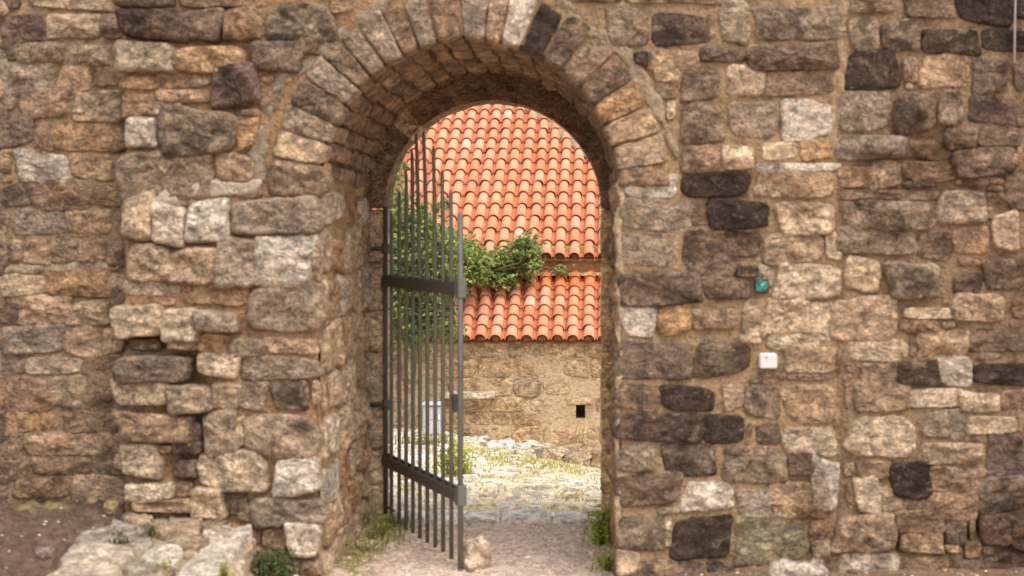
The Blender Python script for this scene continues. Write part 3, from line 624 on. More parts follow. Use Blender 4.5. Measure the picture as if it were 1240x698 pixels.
# where the sight lines of the photo's bars meet the plane of the gate
def gate_s(px):
    lo, hi = 0., 1.
    for _ in range(40):
        m = (lo+hi)/2; p = gp(m, 0); x = PX+p.x*F/(p.y+D)
        if x < px: lo = m
        else: hi = m
    return (lo+hi)/2
bx = [474, 483.5, 491.8, 500, 508.5, 517.5, 527, 536.5, 546.5]; lean = [0, 0, 0, -1, -4.5, -4.5, -2, -1, -.5]
for px, tz, ln in zip(bx, tops, lean):
    s, st = gate_s(px), gate_s(px+ln); j = rnd.uniform(-.02, .01)
    v, f = tube([gp(s, -.055+j), gp(s, .8), gp(s, 1.5), gp(s+(st-s)*.5, 1.5+(tz-1.5)*.6), gp(st, tz-.03), gp(st, tz)], [.0125, .0125, .0125, .012, .011, .004], 8)
    iron('bar', v, f, (IR[0]*(1+rnd.uniform(-.15, .15)), IR[1], IR[2], 1))
iron('free_stile', *tube([gp(1, -.09), gp(1, 1.93), gp(1, 1.95)], [.0165, .0165, .006], 10), col=lin((114, 113, 102))+(1,))
gm = Matrix((gu, gn, Vector((0, 0, 1)))).transposed()
def gbox(s0, s1, z0, z1, n0, n1, b=.004): return bevbox(gp((s0+s1)/2, (z0+z1)/2, (n0+n1)/2), ((s1-s0)*GL, n1-n0, z1-z0), b, gm)
for z0, z1 in ((1.468, 1.55), (.283, .366)):
    bd = iron('cross_band', *gbox(-.01, .985, z0, z1, .013, .028), col=IRD, smooth=False)
    iron('cross_band', *gbox(-.01, .985, z0+.006, z1-.006, -.026, -.0135), col=IRD, smooth=False)
    iron('end_plate', *gbox(.972, 1.014, z0-.012, z1+.02, -.021, .032), col=lin((104, 102, 92))+(1,), smooth=False)
    mbv = MB()
    for px in bx:
        s = gate_s(px); c = gp(s, (z0+z1)/2, .028)
        th = [2*math.pi*k/8 for k in range(8)]; v = [tuple(c+(gu*math.cos(t)+Vector((0, 0, math.sin(t))))*.011) for t in th]+[tuple(c+gn*.007+(gu*math.cos(t)+Vector((0, 0, math.sin(t))))*.007) for t in th]
        o = iron('rivet', v, grid_faces(2, 8, True)+[tuple(range(8, 16))], IR)
iron('latch_bolt', *gbox(.925, .955, .80, .90, -.014, .014), col=IRD, smooth=False)
iron('latch_bolt', *tube([gp(.90, .875), gp(.985, .875)], .009, 8), col=IRD)
for py in (302, 490):                  # brackets from the stone frame to the hinge stile
    z = EYE+(PY-py)*(YB+D)/F; p = W(449, py, YB-.01)
    iron('hinge_bracket', *tube([(p.x-.02, YB+.03, z), (p.x, YB-.02, z), (hx-.03, hy, z+.004), (hx, hy, z+.004)], .013, 8), col=IRD)
    iron('hinge_eye', *tube([(hx, hy, z-.03), (hx, hy, z+.035)], .026, 10), col=IRD)
iron('foot_rod', *tube([gp(0, .02), gp(.14, .02)], .008, 6), col=IRD)

# ------------------------------------------------------------------ small fittings on the wall
p = W(921.5, 346, 0); s = .0375
tile = thing('wall_tile', 'small square dark tile with teal shapes, set in the wall above the white box', 'tile', (p.x, -.02, p.z))
def fit(name, v, f, m, par, sm=False): return adopt(obj(name, v, f, m, None, smooth=sm), par)
M_TEAL = plain('teal_glaze', (30, 118, 102), .35, .25, 60); M_DG = plain('dark_glaze', (44, 38, 34), .35, .3, 60); M_WH = plain('white_plastic', (204, 197, 194), .45, .06, 40); M_PALE = plain('pale_glaze', (150, 178, 160), .3, .1)
fit('backing', *bevbox((p.x, -.022, p.z), (.08, .03, .08), .006), M_DG, tile)
def shape(poly, y, th=.004):
    n = len(poly); v = [(p.x+a*s, y, p.z+b*s) for a, b in poly]+[(p.x+a*s*.96, y-th, p.z+b*s*.96) for a, b in poly]
    return v, [tuple(range(n, 2*n))]+[(i, (i+1) % n, n+(i+1) % n, n+i) for i in range(n)]
fit('teal_shape', *shape([(-.85, -.75), (.05, -.85), (.1, -.15), (-.5, .05), (-.85, .55)], -.0375), M_TEAL, tile)
fit('teal_shape', *shape([(.2, -.75), (.85, -.35), (.85, .75), (.35, .45), (.05, -.05)], -.0375), M_TEAL, tile)
fit('teal_shape', *shape([(-.6, .45), (-.1, .2), (.25, .55), (-.1, .85), (-.55, .8)], -.0375), M_TEAL, tile)
fit('pale_stroke', *shape([(-.25, .1), (-.05, -.05), (.55, .5), (.45, .62)], -.0415, .003), M_PALE, tile)
p = W(929, 436.5, 0)
jb = thing('junction_box', 'small white plastic box fixed to the wall below the teal tile', 'electrical box', (p.x, -.02, p.z))
fit('body', *bevbox((p.x, -.028, p.z), (.098, .05, .084), .012), M_WH, jb); fit('cover', *bevbox((p.x, -.056, p.z), (.092, .012, .078), .005), M_WH, jb)
fit('screw', *tube([(p.x-.012, -.061, p.z+.022), (p.x-.012, -.065, p.z+.022)], .006, 8), plain('screw_grey', (140, 132, 128), .4), jb)
cb = [W(1226, -70, 0), W(1226.5, -10, 0), W(1225.5, 30, 0), W(1225, 76, 0), W(1224.5, 82, 0)]
tag(obj('cable', *tube([(q.x, -.05+.03*(i == 4), q.z) for i, q in enumerate(cb)], .006, 8), plain('grey_cable', (150, 138, 132), .6)), 'thin grey cable hanging down the dark stones near the right edge', 'cable')

# ------------------------------------------------------------------ the broken stone platform at lower left
plat = thing('stone_platform', 'low broken platform of pale slabs against the wall left of the gateway', 'platform', (-2.1, -.7, 0))
PZ = .3
def top_pt(u, v, z=PZ):                # zoomed photo point -> point on the platform's top
    px, py = 50+u/4.4286, 570+v/4.4286; d = (EYE-z)*F/(py-PY); return ((px-PX)*d/F, d-D)
SLABS = ['210 320 300 250 420 260 560 310 600 375 480 388 350 380 210 370 g', '115 440 190 378 330 374 470 400 490 440 430 478 300 475 140 490 l', '530 460 620 400 760 412 742 468 660 500 580 492 w',
         '20 590 120 495 300 482 420 500 400 580 300 640 20 660 l', '415 205 470 184 640 182 662 202 600 218 430 220 w', '690 228 860 228 866 268 700 276 t', '735 525 868 410 1015 356 1060 384 960 520 880 640 740 640 w',
         '868 322 1000 284 1020 330 930 366 880 350 l', '1005 312 1080 300 1122 284 1130 320 1068 352 1012 345 w', '605 290 840 298 850 330 690 344 600 320 t', '665 368 830 374 850 398 680 398 t',
         '410 560 560 548 700 556 720 640 410 660 g', '430 502 560 494 560 530 470 532 g', '430 226 590 232 600 258 560 282 440 252 t', '775 412 850 420 840 450 765 452 t', '600 520 700 500 725 530 640 545 t', '850 290 900 255 1000 262 985 282 880 296 b', '860 352 905 378 850 412 838 380 b']
RIMK[0] = .7
for sline in SLABS:
    q = sline.split(); a = [float(x) for x in q[:-1]]; poly = [top_pt(a[i], a[i+1]) for i in range(0, len(a), 2)]; mx_, my_ = sum(p[0] for p in poly)/len(poly), sum(p[1] for p in poly)/len(poly); poly = [(mx_+(x-mx_)*1.16, my_+(y-my_)*1.16) for x, y in poly]
    area = sum(poly[i-1][0]*poly[i][1]-poly[i][0]*poly[i-1][1] for i in range(len(poly)))
    if area < 0: poly = poly[::-1]
    l = lin({'w': (206, 190, 170), 'l': (190, 172, 148), 'g': (168, 152, 134), 't': (172, 148, 120), 'b': (138, 114, 90)}[q[-1]])
    o = place_stone('slab', poly, (0, 0, PZ-.02), (1, 0, 0), (0, 1, 0), (0, 0, 1), plat, l+(.08,), rnd.uniform(.016, .028), q=24, base=-.14, tilt=.03, rough=1.)
RIMK[0] = 1.
# earth and rubble body of the platform
outl = [top_pt(*q) for q in ((0, 640), (110, 490), (200, 370), (300, 250), (415, 190), (640, 150), (980, 235), (1120, 285), (1110, 380), (990, 640))]
outl = [(x, max(y, -2.2)) for x, y in outl]; cx = sum(x for x, y in outl)/len(outl); cy = sum(y for x, y in outl)/len(outl)
rg = []; N = 90; oc = np.array(outl+[outl[0]]); sg = np.r_[0, np.cumsum(np.linalg.norm(np.diff(oc, axis=0), axis=1))]; ss = np.linspace(0, sg[-1], N, endpoint=False)
ring = np.c_[np.interp(ss, sg, oc[:, 0]), np.interp(ss, sg, oc[:, 1])]
V = [np.array([[cx, cy, PZ-.02]])]
for r, z in ((.15, -.02), (.3, -.02), (.45, -.02), (.6, -.02), (.75, -.02), (.88, -.025), (.96, -.04), (1, -.08), (1.0, -.16), (1.01, -.24), (1.03, -.4)): V.append(np.c_[cx+(ring[:, 0]-cx)*r, cy+(ring[:, 1]-cy)*r, np.full(N, PZ+z-.014)])
V = np.concatenate(V); V = V+vec3(V*9, 3)*.018
fc = [(0, 1+j, 1+(j+1) % N) for j in range(N)]
for i in range(10):
    for j in range(N): fc.append((1+i*N+j, 1+(i+1)*N+j, 1+(i+1)*N+(j+1) % N, 1+i*N+(j+1) % N))
adopt(obj('rubble_core', V, fc, M_MO, None, MC((172, 152, 130))), plat)
for i, (t0, t1, z0, z1, c) in enumerate(((0, .34, .14, .26, 'l'), (.36, .7, .12, .27, 'w'), (.72, 1., .1, .25, 't'), (.05, .5, .0, .12, 't'), (.52, .95, .0, .1, 'l'))):
    a, b = Vector(outl[7]+(0,)), Vector(outl[9]+(0,)); b = Vector((b.x, b.y, 0)); u = (b-a).normalized(); ln = min((b-a).length, 1.6)
    place_stone('side_stone', outline_box((t1-t0)*ln, z1-z0), a+u*(t0+t1)/2*ln+Vector((0, 0, (z0+z1)/2)), u, VZ, (-u.y if -u.y > 0 else u.y, abs(u.x)*(1 if u.y < 0 else -1)*-1 if False else u.x*(1 if -u.y > 0 else -1), 0), plat, colour(c), .03, base=-.08)

# ------------------------------------------------------------------ loose rocks
def rock(px0, py0, px1, py1, label, cat, col, seed, depth=.8, n=5, pn=4, group=None, dark=.1, name='rock', y=None, amp=.035):
    b = on_ground((px0+px1)/2, py1) if y is None else W((px0+px1)/2, py1, y)
    k = (b.y+D)/F; w_, h_ = (px1-px0)*k, (py1-py0)*k; dp = w_*depth
    v, f = block(boxcorners(-w_/2, w_/2, 0, dp, -h_*.35, h_*1.02), n, pn, amp*min(1.5, w_*3), 5/max(.35, w_), seed)
    o = obj(name, v, f, M_ST, None, lin(col)+(dark,), (b.x, b.y, b.z)); return tag(o, label, cat, group)
rock(558, 655, 592, 692, 'tan rock lying against the foot of the open iron gate', 'rock', (208, 184, 156), 3, .9, 8, 3, amp=.05)
rock(936, 686, 1004, 720, 'pale pinkish rock at the foot of the right wall', 'rock', (200, 182, 164), 8, .6, 8, 4, y=-.42)
rock(123, 607, 143, 621, 'small tan stone on the soil beside the platform', 'stone', (176, 150, 112), 12, .8, 4, 3)
rock(138, 596, 150, 606, 'tiny brown stone wedged where platform and wall meet', 'stone', (140, 112, 88), 13, .8, 4, 3)
rock(40, 664, 64, 676, 'flat grey stone on the dark soil at left', 'stone', (140, 120, 104), 14, .8, 4, 3)
GRK = 'pale rocks edging the courtyard below the house'
for i, (a, b, c, d, l, col) in enumerate((
    (560, 531, 589, 549, 'pale rounded rock beside the free edge of the iron gate', (228, 214, 196)),
    (589, 537, 623, 551, 'pale humped rock in the edging row, just left of the long low one', (232, 220, 204)),
    (583, 546, 616, 556, 'low pale rock in front of the humped one', (226, 210, 188)),
    (624, 540, 668, 551, 'long low flat topped pale rock in the middle of the edging row', (230, 216, 198)),
    (613, 548, 655, 561, 'pale rock in front of the long low one', (220, 202, 176)),
    (652, 546, 690, 566, 'tan rock with grass at its foot, left of the largest rock', (204, 182, 152)),
    (685, 550, 720, 577, 'largest brownish rock of the edging row', (190, 166, 134)),
    (716, 548, 744, 575, 'brown rock at the right end, half behind the gate frame', (190, 162, 130)))):
    dd = 16.4-i*.42; k = dd/F
    rock(a, b, c, d, l, 'rock', col, 30+i, .7, 6, 5, GRK, y=dd-D, amp=.05)

# ------------------------------------------------------------------ the house below
HY = 10.5; house = thing('stone_house', 'low stone house with two stepped orange tiled roofs beyond the gateway', 'house', (-.82, HY, -1.2), rz=R(-1))
HM = Matrix.Translation(house.location) @ Matrix.Rotation(R(-1), 4, 'Z'); HI = HM.inverted()
def hl(px, py, d): return HI @ W(px, py, d-D)            # photo pixel at a distance -> house coordinates
def hobj(name, v, f, m, color=None, loc=(0, 0, 0), par=None, **k): o = obj(name, v, f, m, par or house, color, loc, **k); return o
HZ = 1.2                                                 # house origin lies at z = -1.2
def hwall(name, x0, x1, z0, z1, y, step, hole=None, col=(204, 178, 144)):
    nx, nz = int((x1-x0)/step)+1, int((z1-z0)/step)+1
    xs, zs = np.linspace(x0, x1, nx), np.linspace(z0, z1, nz)
    if hole:
        for arr, a, b in ((xs, hole[0], hole[1]), (zs, hole[2], hole[3])):
            for val in (a, b): arr[np.argmin(np.abs(arr-val))] = val
    X, Zz = np.meshgrid(xs, zs, indexing='ij'); P = np.c_[X.ravel(), np.full(X.size, y), Zz.ravel()]
    P[:, 1] -= fbm(P*3, 3)*.02+fbm(P*14, 2)*.008; fc = np.array(grid_faces(nx, nz))
    if hole:
        c = P[fc].mean(1); fc = fc[~((c[:, 0] > hole[0]) & (c[:, 0] < hole[1]) & (c[:, 2] > hole[2]) & (c[:, 2] < hole[3]))]
    return hobj(name, P, fc, M_MO, MC(col))
h0, h1 = hl(697.5, 506, 18), hl(708.5, 490.5, 18); hole = (h0.x, h1.x, h0.z, h1.z)
hwall('wall', -5.5, 4.5, -.5, HZ+.5, 0, .04, hole)
hw = h1.x-h0.x; hc = ((h0.x+h1.x)/2, .09, (h0.z+h1.z)/2); v, f = box(hc, (hw, .2, h1.z-h0.z)); f = [q[::-1] for q in f]; f.remove((0, 4, 5, 1)[::-1])
hobj('window_recess', v, f, M_DARK, smooth=False)
hobj('window_lintel', *block(boxcorners(h0.x-.12, h1.x+.12, -.03, .1, h1.z+.005, h1.z+.1), 4, 10, .01, 7, 5), M_ST, lin((206, 178, 138))+(.1,))
z = -.45; WS = MB(); HC = [(198, 168, 132), (190, 160, 124), (202, 174, 140), (184, 154, 122), (196, 164, 128), (174, 150, 124)]
while z < HZ+.42:
    h = min(rnd.uniform(.17, .3), HZ+.46-z); x = -3.6+rnd.uniform(0, .2)
    while x < 1.6:
        w_ = rnd.uniform(.22, .56); a, b = x, x+w_
        if not (b > hole[0]-.03 and a < hole[1]+.03 and z+h > hole[2]-.03 and z < hole[3]+.1):
            pts = outline_box(w_-.004, h-.004, jit=.13); SEED[0] += 1; c, P, fc, rim = stone_shape(pts, rnd.uniform(.013, .022), SEED[0], res=.045, base=-.03, rough=1.3, q=14)
            hobj('stone', np.c_[P[:, 0], -P[:, 2], P[:, 1]], fc, M_ST, lin(rnd.choice(HC))+(rnd.uniform(.1, .35),), ((a+b)/2, 0, z+h/2), attr={'rim': np.clip(rim+.05, 0, 1)})
        x = b
    z += h
# stone ledge with a moulded edge
l0, l1 = hl(536, 489, 17.9), hl(597, 475, 17.9)
hobj('ledge', *block(boxcorners(l0.x, l1.x+.03, -.26, .06, l1.z-.07, l1.z), 6, 16, .006, 8, 3), M_ST, lin((206, 190, 166))+(.1,))
hobj('ledge_moulding', *block(boxcorners(l0.x+.03, l1.x-.03, -.18, .06, l1.z-.16, l1.z-.072), 6, 16, .006, 8, 4), M_ST, lin((182, 160, 130))+(.2,))
# roofs: eave and slope in house coordinates
TAN = math.tan(R(32)); CS, SN = math.cos(R(32)), math.sin(R(32))
LOW = dict(y=-.16, z=HZ+.40, s1=1.48, exp=.228, px=(0, 0)); UPP = dict(y=.98, z=HZ+1.44, s1=6.4, exp=.335)
hwall('upper_wall', -5.5, 4.5, HZ+.8, HZ+1.62, 1.12, .06, None, (186, 142, 96))
hobj('cornice', *block(boxcorners(-5.5, 4.5, .98, 1.2, HZ+1.21, HZ+1.255), 6, 30, .008, 5, 3), M_ST, lin((196, 158, 112))+(.15,))
def tile_mesh(L, r0, r1, th=.014, n=9):                  # cover tile: half barrel, wide end down the slope at y = 0
    V = []
    for y, r, dz in ((0, r0, .0), (L*.5, (r0+r1)/2, 0), (L, r1, -.0)):
        for rr in (r, r-th):
            for k in range(n): a = math.pi*(-.04+1.08*k/(n-1)); V.append((rr*math.cos(a), y, rr*math.sin(a)))
    f = []
    for s in range(2):
        b0, b1 = s*2*n, (s+1)*2*n
        for k in range(n-1): f.append((b0+k, b0+k+1, b1+k+1, b1+k)); f.append((b0+n+k, b1+n+k, b1+n+k+1, b0+n+k+1))
    for k in range(n-1): f.append((k, n+k, n+k+1, k+1))
    return np.array(V), f
rot = Matrix.Rotation(R(32), 3, 'X')
def hip_limit(x, s):                                     # inside the hip that closes the upper roof at the right
    a, b = HIP; t = (x-a[0])/(b[0]-a[0]); return s < a[1]+(b[1]-a[1])*t
def plane_hit(px, py, rf):                               # sight line -> (x along the eave, s up the slope)
    o = HI @ Vector((0, -D, EYE)); d = (HI @ W(px, py, 0))-o
    t = ((rf['z']-o.z)-(rf['y']-o.y)*TAN)/(d.z-d.y*TAN) if False else None
    t = (o.z-rf['z']-(o.y-rf['y'])*TAN)/(d.y*TAN-d.z); q = o+d*t
    return q.x, (q.y-rf['y'])/CS
HIP = (plane_hit(622, 112, UPP), plane_hit(731, 197, UPP))
TC = [(205, 140, 104), (208, 145, 110), (201, 134, 98), (209, 147, 113), (204, 138, 104), (206, 141, 106), (199, 129, 93), (209, 149, 118)]
def to_px(p):
    q = HM @ Vector(p); k = F/(q.y+D); return PX+q.x*k, PY-(q.z-EYE)*k
for rname, rf, pitch, x0, x1 in (('lower', LOW, .199, -3.6, 2.6), ('upper', UPP, .199, -5.2, 3.0)):
    L = rf['exp']+.09; tv, tf = tile_mesh(L, .083, .063, .011); me_v = tv; far = MB(); pans = MB(); plugs = MB(); shared = None
    ncol = int((x1-x0)/pitch); nrow = int(rf['s1']/rf['exp'])+1
    for ci in range(ncol):
        cx = x0+ci*pitch+rnd.uniform(-.006, .006); jit = rnd.uniform(-.008, .008)
        for ri in range(nrow):
            s = ri*rf['exp']+jit+rnd.uniform(-.007, .007); 
            if rname == 'upper' and not hip_limit(cx+.05, s): continue
            base = Vector((cx+rnd.uniform(-.006, .006), rf['y']+s*CS, rf['z']+s*SN))+rot @ Vector((0, 0, .028))
            px, py = to_px(base); d = math.hypot(px-597, min(0, py-253))
            vis = (d < 140 if py < 253 else 458 < px < 738) and not (rname == 'lower' and px < 480)
            M = rot @ Matrix.Rotation(R(-2.9)+rnd.uniform(-.01, .01), 3, 'X') @ Matrix.Rotation(rnd.uniform(-.025, .025), 3, 'Z')
            c = lin((220, 168, 142) if rnd.random() < .02 else rnd.choice(TC)); f_ = rnd.uniform(.92, 1.04)
            if rname == 'lower' and ri >= nrow-2: c = lin((206, 118, 70))
            if vis:
                if shared is None: o = hobj('roof_tile', tv, tf, M_TI); shared = o.data
                else: o = bpy.data.objects.new('roof_tile', shared); COL.objects.link(o); o.parent = house
                o.location = base; o.rotation_euler = M.to_euler(); o.color = (c[0]*f_, c[1]*f_, c[2]*f_, 1)
            else: far.add(np.array([tuple(M @ Vector(q)+base) for q in tv]), tf)
            # pan tile between this column and the next
            pb = Vector((cx+pitch/2, rf['y']+(s+.04)*CS, rf['z']+(s+.04)*SN))+rot @ Vector((0, 0, .03))
            pv = []
            for y in (0, L):
                for k in range(6): a = math.pi*k/5; r = (.066 if y == 0 else .08); pv.append(tuple(rot @ (Matrix.Rotation(R(-2.1), 3, 'X') @ Vector((r*math.cos(a), y, -r*.55*math.sin(a)+.012)))+pb))
            pans.add(pv, [(k, 6+k, 7+k, k+1) for k in range(5)])
        if True:
            b = Vector((cx, rf['y'], rf['z'])); v, f = block([(b.x+q[0]*.058, b.y+.075+q[1]*.12, b.z-.05+q[2]*.13) for q in [(x, y, z) for x in (-1, 1) for y in (0, 1) for z in (0, 1)]], 3, 4, .012, 14, ci); plugs.add(v, f)
    if far.n: far.build('roof_tile', M_TI, house, color=lin((202, 130, 95))+(1,), kind='stuff')
    pans.build('pan_tile', M_TI, house, color=lin((186, 108, 72))+(1,), kind='stuff')
    plugs.build('eave_mortar', M_MO, house, color=MC((170, 144, 112)), kind='stuff')
    a, b = (x0-.1, rf['y']+.02, rf['z']-.035), rf['s1']+.05
    if rname == 'lower': v = [(x0-.1, rf['y']+.02, rf['z']-.035), (x1, rf['y']+.02, rf['z']-.035), (x1, rf['y']+b*CS, rf['z']-.035+b*SN), (x0-.1, rf['y']+b*CS, rf['z']-.035+b*SN)]; f = [(0, 1, 2, 3)]
    else:                               # deck with its hip and the end slope behind
        (ax, as_), (bx_, bs) = HIP; g = (bs-as_)/(bx_-ax); s_of = lambda x: as_+g*(x-ax); S1 = rf['s1']; xr = ax+(S1-as_)/g; xe = ax-as_/g
        pt = lambda x, s: (x, rf['y']+s*CS, rf['z']-.02+s*SN)
        v = [pt(x0-.1, 0), pt(xe, 0), pt(xr, S1), pt(x0-.1, S1), (xe, rf['y']+2*S1*CS, rf['z']), (x0-.1, rf['y']+2*S1*CS, rf['z'])]; f = [(0, 1, 2, 3), (1, 4, 2), (3, 2, 4, 5)]
        o = hobj('hip_wall', *box(((x0+xe)/2-.1, rf['y']+S1*CS+.2, HZ+.2), (xe-x0-.5, 2*S1*CS-.9, 2.3)), M_MO, MC((196, 160, 116)), smooth=False)
        hv = tile_mesh(.4, .1, .085)
        pa, pb_ = Vector(pt(xe, 0)), Vector(pt(xr, S1)); u = (pb_-pa).normalized(); side = u.cross(Vector((0, 0, 1))).normalized(); up = side.cross(u); HMx = Matrix((side, u, up)).transposed(); hs = 0; strip = MB()
        while hs < (pb_-pa).length-.3:
            o = hobj('hip_tile', *hv, M_TI, lin(rnd.choice(TC))+(1,)); o.location = pa+u*hs+up*.06; o.rotation_euler = HMx.to_euler(); hs += .34
        nn = 60; sv = []
        for i in range(nn+1):
            q = pa.lerp(pb_, i/nn)
            for k in range(7): a_ = math.pi*k/6; sv.append(tuple(q+side*math.cos(a_)*.17+up*(math.sin(a_)*.085-.01)))
        sv = np.array(sv); sv += vec3(sv*9, 3)*.02; hobj('hip_mortar', sv, grid_faces(nn+1, 7), M_MO, MC((168, 146, 120)))
    hobj('roof_deck', v, f, M_MO, MC((150, 100, 70)), smooth=False)

# ------------------------------------------------------------------ greenery
def leaf_quads(mb, p, size, n_dir):
    n_ = Vector(n_dir).normalized(); a = n_.orthogonal().normalized(); a.rotate(Matrix.Rotation(rnd.uniform(0, 6.28), 3, n_)); b = n_.cross(a)
    P = Vector(p); L_, W_ = size, size*rnd.uniform(.55, .8)
    mb.add([tuple(P), tuple(P+a*L_*.45+b*W_*.5-n_*size*.1), tuple(P+a*L_-n_*size*.22), tuple(P+a*L_*.45-b*W_*.5-n_*size*.1), tuple(P+a*L_*.5+n_*size*.05)], [(0, 1, 4), (1, 2, 4), (2, 3, 4), (3, 0, 4)])
vb = W(505, 425, 9.3); vine = thing('climbing_vine', 'leafy green climber spilling over the house roofs behind the gate bars', 'vine', (vb.x, vb.y, vb.z))
leaves = MB(); stems = MB()
VOL = [(512, 330, 48, 82, 17.2, .3, 3600), (486, 290, 26, 62, 17.2, .25, 1300), (545, 305, 24, 34, 17.6, .25, 900), (482, 370, 22, 52, 17.2, .25, 900), (520, 395, 42, 28, 17.3, .22, 700), (572, 316, 22, 30, 18.3, .2, 900), (566, 344, 11, 10, 18.3, .12, 140), (598, 324, 28, 19, 18.65, .18, 640), (628, 318, 24, 22, 18.75, .17, 560), (638, 298, 16, 13, 18.6, .15, 380), (612, 338, 14, 9, 18.6, .14, 120), (644, 322, 8, 10, 18.5, .1, 90),
       (486, 200, 7, 9, 20.5, .1, 70), (481, 216, 10, 8, 19.6, .1, 80), (474, 240, 10, 16, 19, .12, 150), (532, 248, 9, 7, 19.0, .1, 60), (478, 262, 12, 14, 18.2, .15, 160), (675, 324, 7, 4, 18.9, .06, 26), (684, 327, 5, 3, 18.9, .06, 14)]
for cx, cy, rx, ry, d, rd, n in VOL:
    n = int(n*1.35)
    nc = max(3, n//28); cl = []
    for _ in range(nc):
        u = Vector((rnd.gauss(0, 1), rnd.gauss(0, 1), rnd.gauss(0, 1))).normalized()*rnd.random()**.4; cl.append(W(cx+u.x*rx, cy-u.z*ry, d+u.y*rd-D))
    for i in range(n):
        c = cl[i % nc]; g = Vector((rnd.gauss(0, .06), rnd.gauss(0, .06), rnd.gauss(0, .055)))*(.6 if n < 200 else 1)
        leaf_quads(leaves, c+g, rnd.uniform(.045, .085), (rnd.gauss(0, .6), -.5+rnd.gauss(0, .5), .8+rnd.gauss(0, .5)))
adopt(leaves.build('foliage', M_VINE, smooth=False, kind='stuff'), vine)
for pth, r in ((((500, 470), (505, 420), (510, 350), (500, 280), (484, 215), (488, 190)), .022), (((512, 360), (545, 325), (590, 330), (630, 318), (648, 296)), .016), (((505, 400), (490, 350), (478, 300), (474, 250)), .014), (((590, 330), (640, 322), (685, 327)), .007)):
    pp = [W(x, y, 17.2+(1.3 if x > 540 else 0)+max(0, (230-y)/40)-D) for x, y in pth]; adopt(obj('branch', *tube(pp, [r*(1-.6*i/len(pp)) for i in range(len(pp))], 6), M_STEM), vine)

def blades(mb, p, h, n, spread, lean=.5, wd=.006):
    for _ in range(n):
        q = Vector((p[0]+rnd.gauss(0, spread), p[1]+rnd.gauss(0, spread), p[2])); a = rnd.uniform(0, 6.28); hh = h*rnd.uniform(.5, 1.15); l = hh*lean*rnd.uniform(.2, 1.3)
        d = Vector((math.cos(a), math.sin(a), 0)); s = Vector((-d.y, d.x, 0))*wd; m = q+d*l*.3+Vector((0, 0, hh*.6)); t = q+d*l+Vector((0, 0, hh*.95))
        mb.add([tuple(q-s), tuple(q+s), tuple(m+s*.8), tuple(m-s*.8), tuple(t)], [(0, 1, 2, 3), (3, 2, 4)])
def weed(name, label, cat, p, h, n, spread, m, leafy=0, ls=.03, lean=.5, wd=.006, group=None):
    root = thing(name, label, cat, p, group); a, b = MB(), MB()
    blades(a, p, h, n, spread, lean, wd)
    if leafy:
        for _ in range(max(3, leafy//14)):
            t = Vector(p)+Vector((rnd.gauss(0, spread*.7), rnd.gauss(0, spread*.7), h*rnd.uniform(.25, 1)))
            st = [Vector(p)+Vector((rnd.gauss(0, spread*.2), rnd.gauss(0, spread*.2), -.01)), (Vector(p)+t)/2+Vector((0, 0, h*.12)), t]; b.add(*tube(st, [.004, .003, .002], 5))
            for _ in range(14): leaf_quads(a, t+Vector((rnd.gauss(0, ls*1.3), rnd.gauss(0, ls*1.3), rnd.gauss(0, ls*1.3))), rnd.uniform(.6, 1.2)*ls, (rnd.gauss(0, .6), rnd.gauss(-.3, .5), .8))
        adopt(b.build('stem', M_STEM), root)
    adopt(a.build('leaves', m, smooth=False, kind='stuff'), root); return root
def gp_(px, py): p = on_ground(px, py); return (p.x, p.y, ground_at(p.x, p.y))
weed('weed_plant', 'dark green bushy weed between the platform and the gateway wall', 'plant', (-1.64, -.36, -.02), .16, 50, .07, M_DARKWEED, 620, .032)
for i, (px, py, h, n, sp, l) in enumerate(((428, 640, .2, 90, .05, 'tall thin grass at the foot of the left jamb'), (452, 655, .14, 150, .08, 'dry green grass tuft just inside the gateway on the left'), (474, 640, .12, 110, .07, 'grass tuft below the hinge of the iron gate'), (440, 672, .09, 70, .07, 'low grass patch nearest us at the left jamb corner'))):
    weed('grass_tuft', l, 'grass', gp_(px, py), h*.62, n, sp*1.2, M_WEED, 90, .025, 1.2, .004, 'grass along the left jamb')
weed('weed_plant', 'bright green weed growing at the foot of the right gate frame', 'plant', gp_(729, 660), .2, 16, .03, M_BRIGHT, 620, .028)
weed('weed_plant', 'small yellowish weed at the front corner of the right jamb', 'plant', gp_(736, 692), .1, 25, .04, M_BRIGHT, 200, .022)
weed('weed_plant', 'leafy green weed in the courtyard seen past the gate edge', 'plant', gp_(551, 575), .22, 70, .07, M_BRIGHT, 300, .05, .5, .01)
weed('weed_plant', 'low green weeds at the foot of the grey cabinet', 'plant', gp_(512, 540), .12, 60, .2, M_WEED, 160, .05, .5, .01)
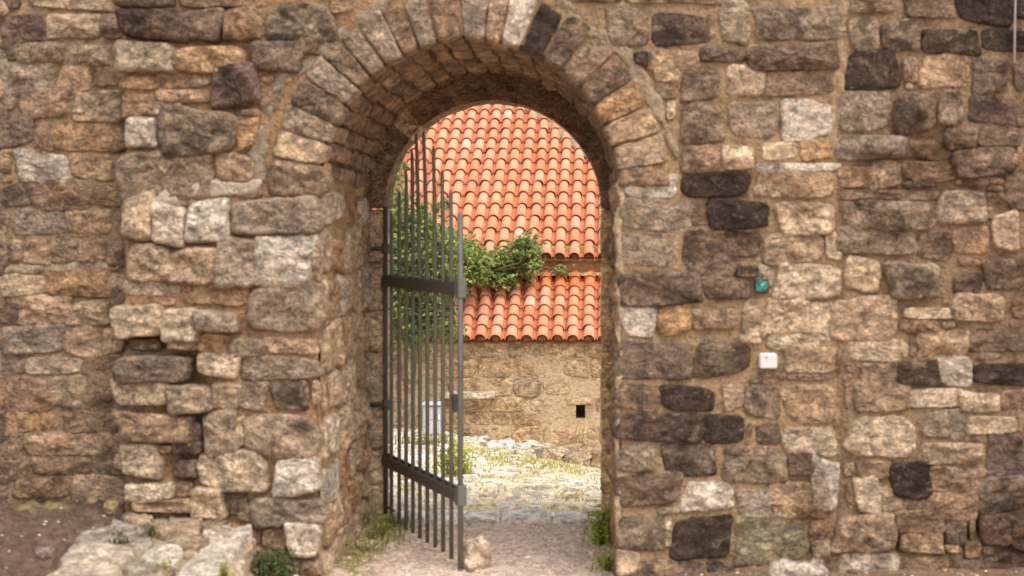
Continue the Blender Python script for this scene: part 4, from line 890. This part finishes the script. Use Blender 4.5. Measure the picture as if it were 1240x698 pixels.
for u, v, h, l in ((590, 335, .05, 'round green sprig in the middle of the platform'), (425, 382, .04, 'thin green sprigs between two slabs of the platform'), (650, 515, .03, 'flat moss like sprig near the front of the platform'), (985, 565, .06, 'green sprig at the front right edge of the platform')):
    x, y = top_pt(u, v); weed('sprig', l, 'plant', (x, y, PZ-.01), h, 12, .02, M_DARKWEED if v < 500 else M_WEED, 70, .018)
gr = MB()
for _ in range(9000):
    y = YB+.2+7.6*rnd.random()**1.2; x = rnd.uniform(-2.7, .15)
    if rock_side(x, y) > .1: continue
    if float(fbm(np.array([[x*1.6, y*1.6, 4.]]), 2)[0]) < -.05 and rnd.random() < .85: continue
    if any((x-a)**2+(y-b)**2 < (r*.75)**2 for a, b, r in taken): continue
    blades(gr, (x, y, ground_at(x, y)-.005), .035, 1, .01, .9, .006)
for i in range(900):                  # longer grass at the foot of the rocks
    t = rnd.random(); x, y = -1.54+1.63*t+rnd.gauss(-.25, .16), 9-3.5*t+rnd.gauss(-.3, .2); blades(gr, (x, y, ground_at(x, y)), .055, 1, .02, .9, .008)
tag(gr.build('grass', M_GRASS, smooth=False), 'sparse yellow green grass between the courtyard cobbles', 'grass', kind='stuff')

# ------------------------------------------------------------------ grey cabinet behind the gate
p = W(523.5, 527, 9.0); k = 16.5/F; cw, ch = 23*k, 36*k
cab = thing('utility_cabinet', 'light grey metal cabinet with two doors seen through the gate bars', 'cabinet', (p.x, p.y, p.z))
M_CAB = plain('cabinet_paint', (184, 183, 186), .5, .08)
fit('body', *bevbox((p.x, p.y+.1, p.z+ch/2-.06), (cw, .2, ch+.1), .008), M_CAB, cab); fit('roof', *bevbox((p.x, p.y+.09, p.z+ch+.01), (cw+.03, .25, .025), .006), M_CAB, cab)
fit('door', *bevbox((p.x, p.y-.006, p.z+ch*.74), (cw-.02, .014, ch*.44), .004), M_CAB, cab); fit('door', *bevbox((p.x, p.y-.006, p.z+ch*.26), (cw-.02, .014, ch*.46), .004), M_CAB, cab)
fit('handle', *bevbox((p.x+cw*.36, p.y-.02, p.z+ch*.6), (.014, .02, .05), .003), M_IR, cab)
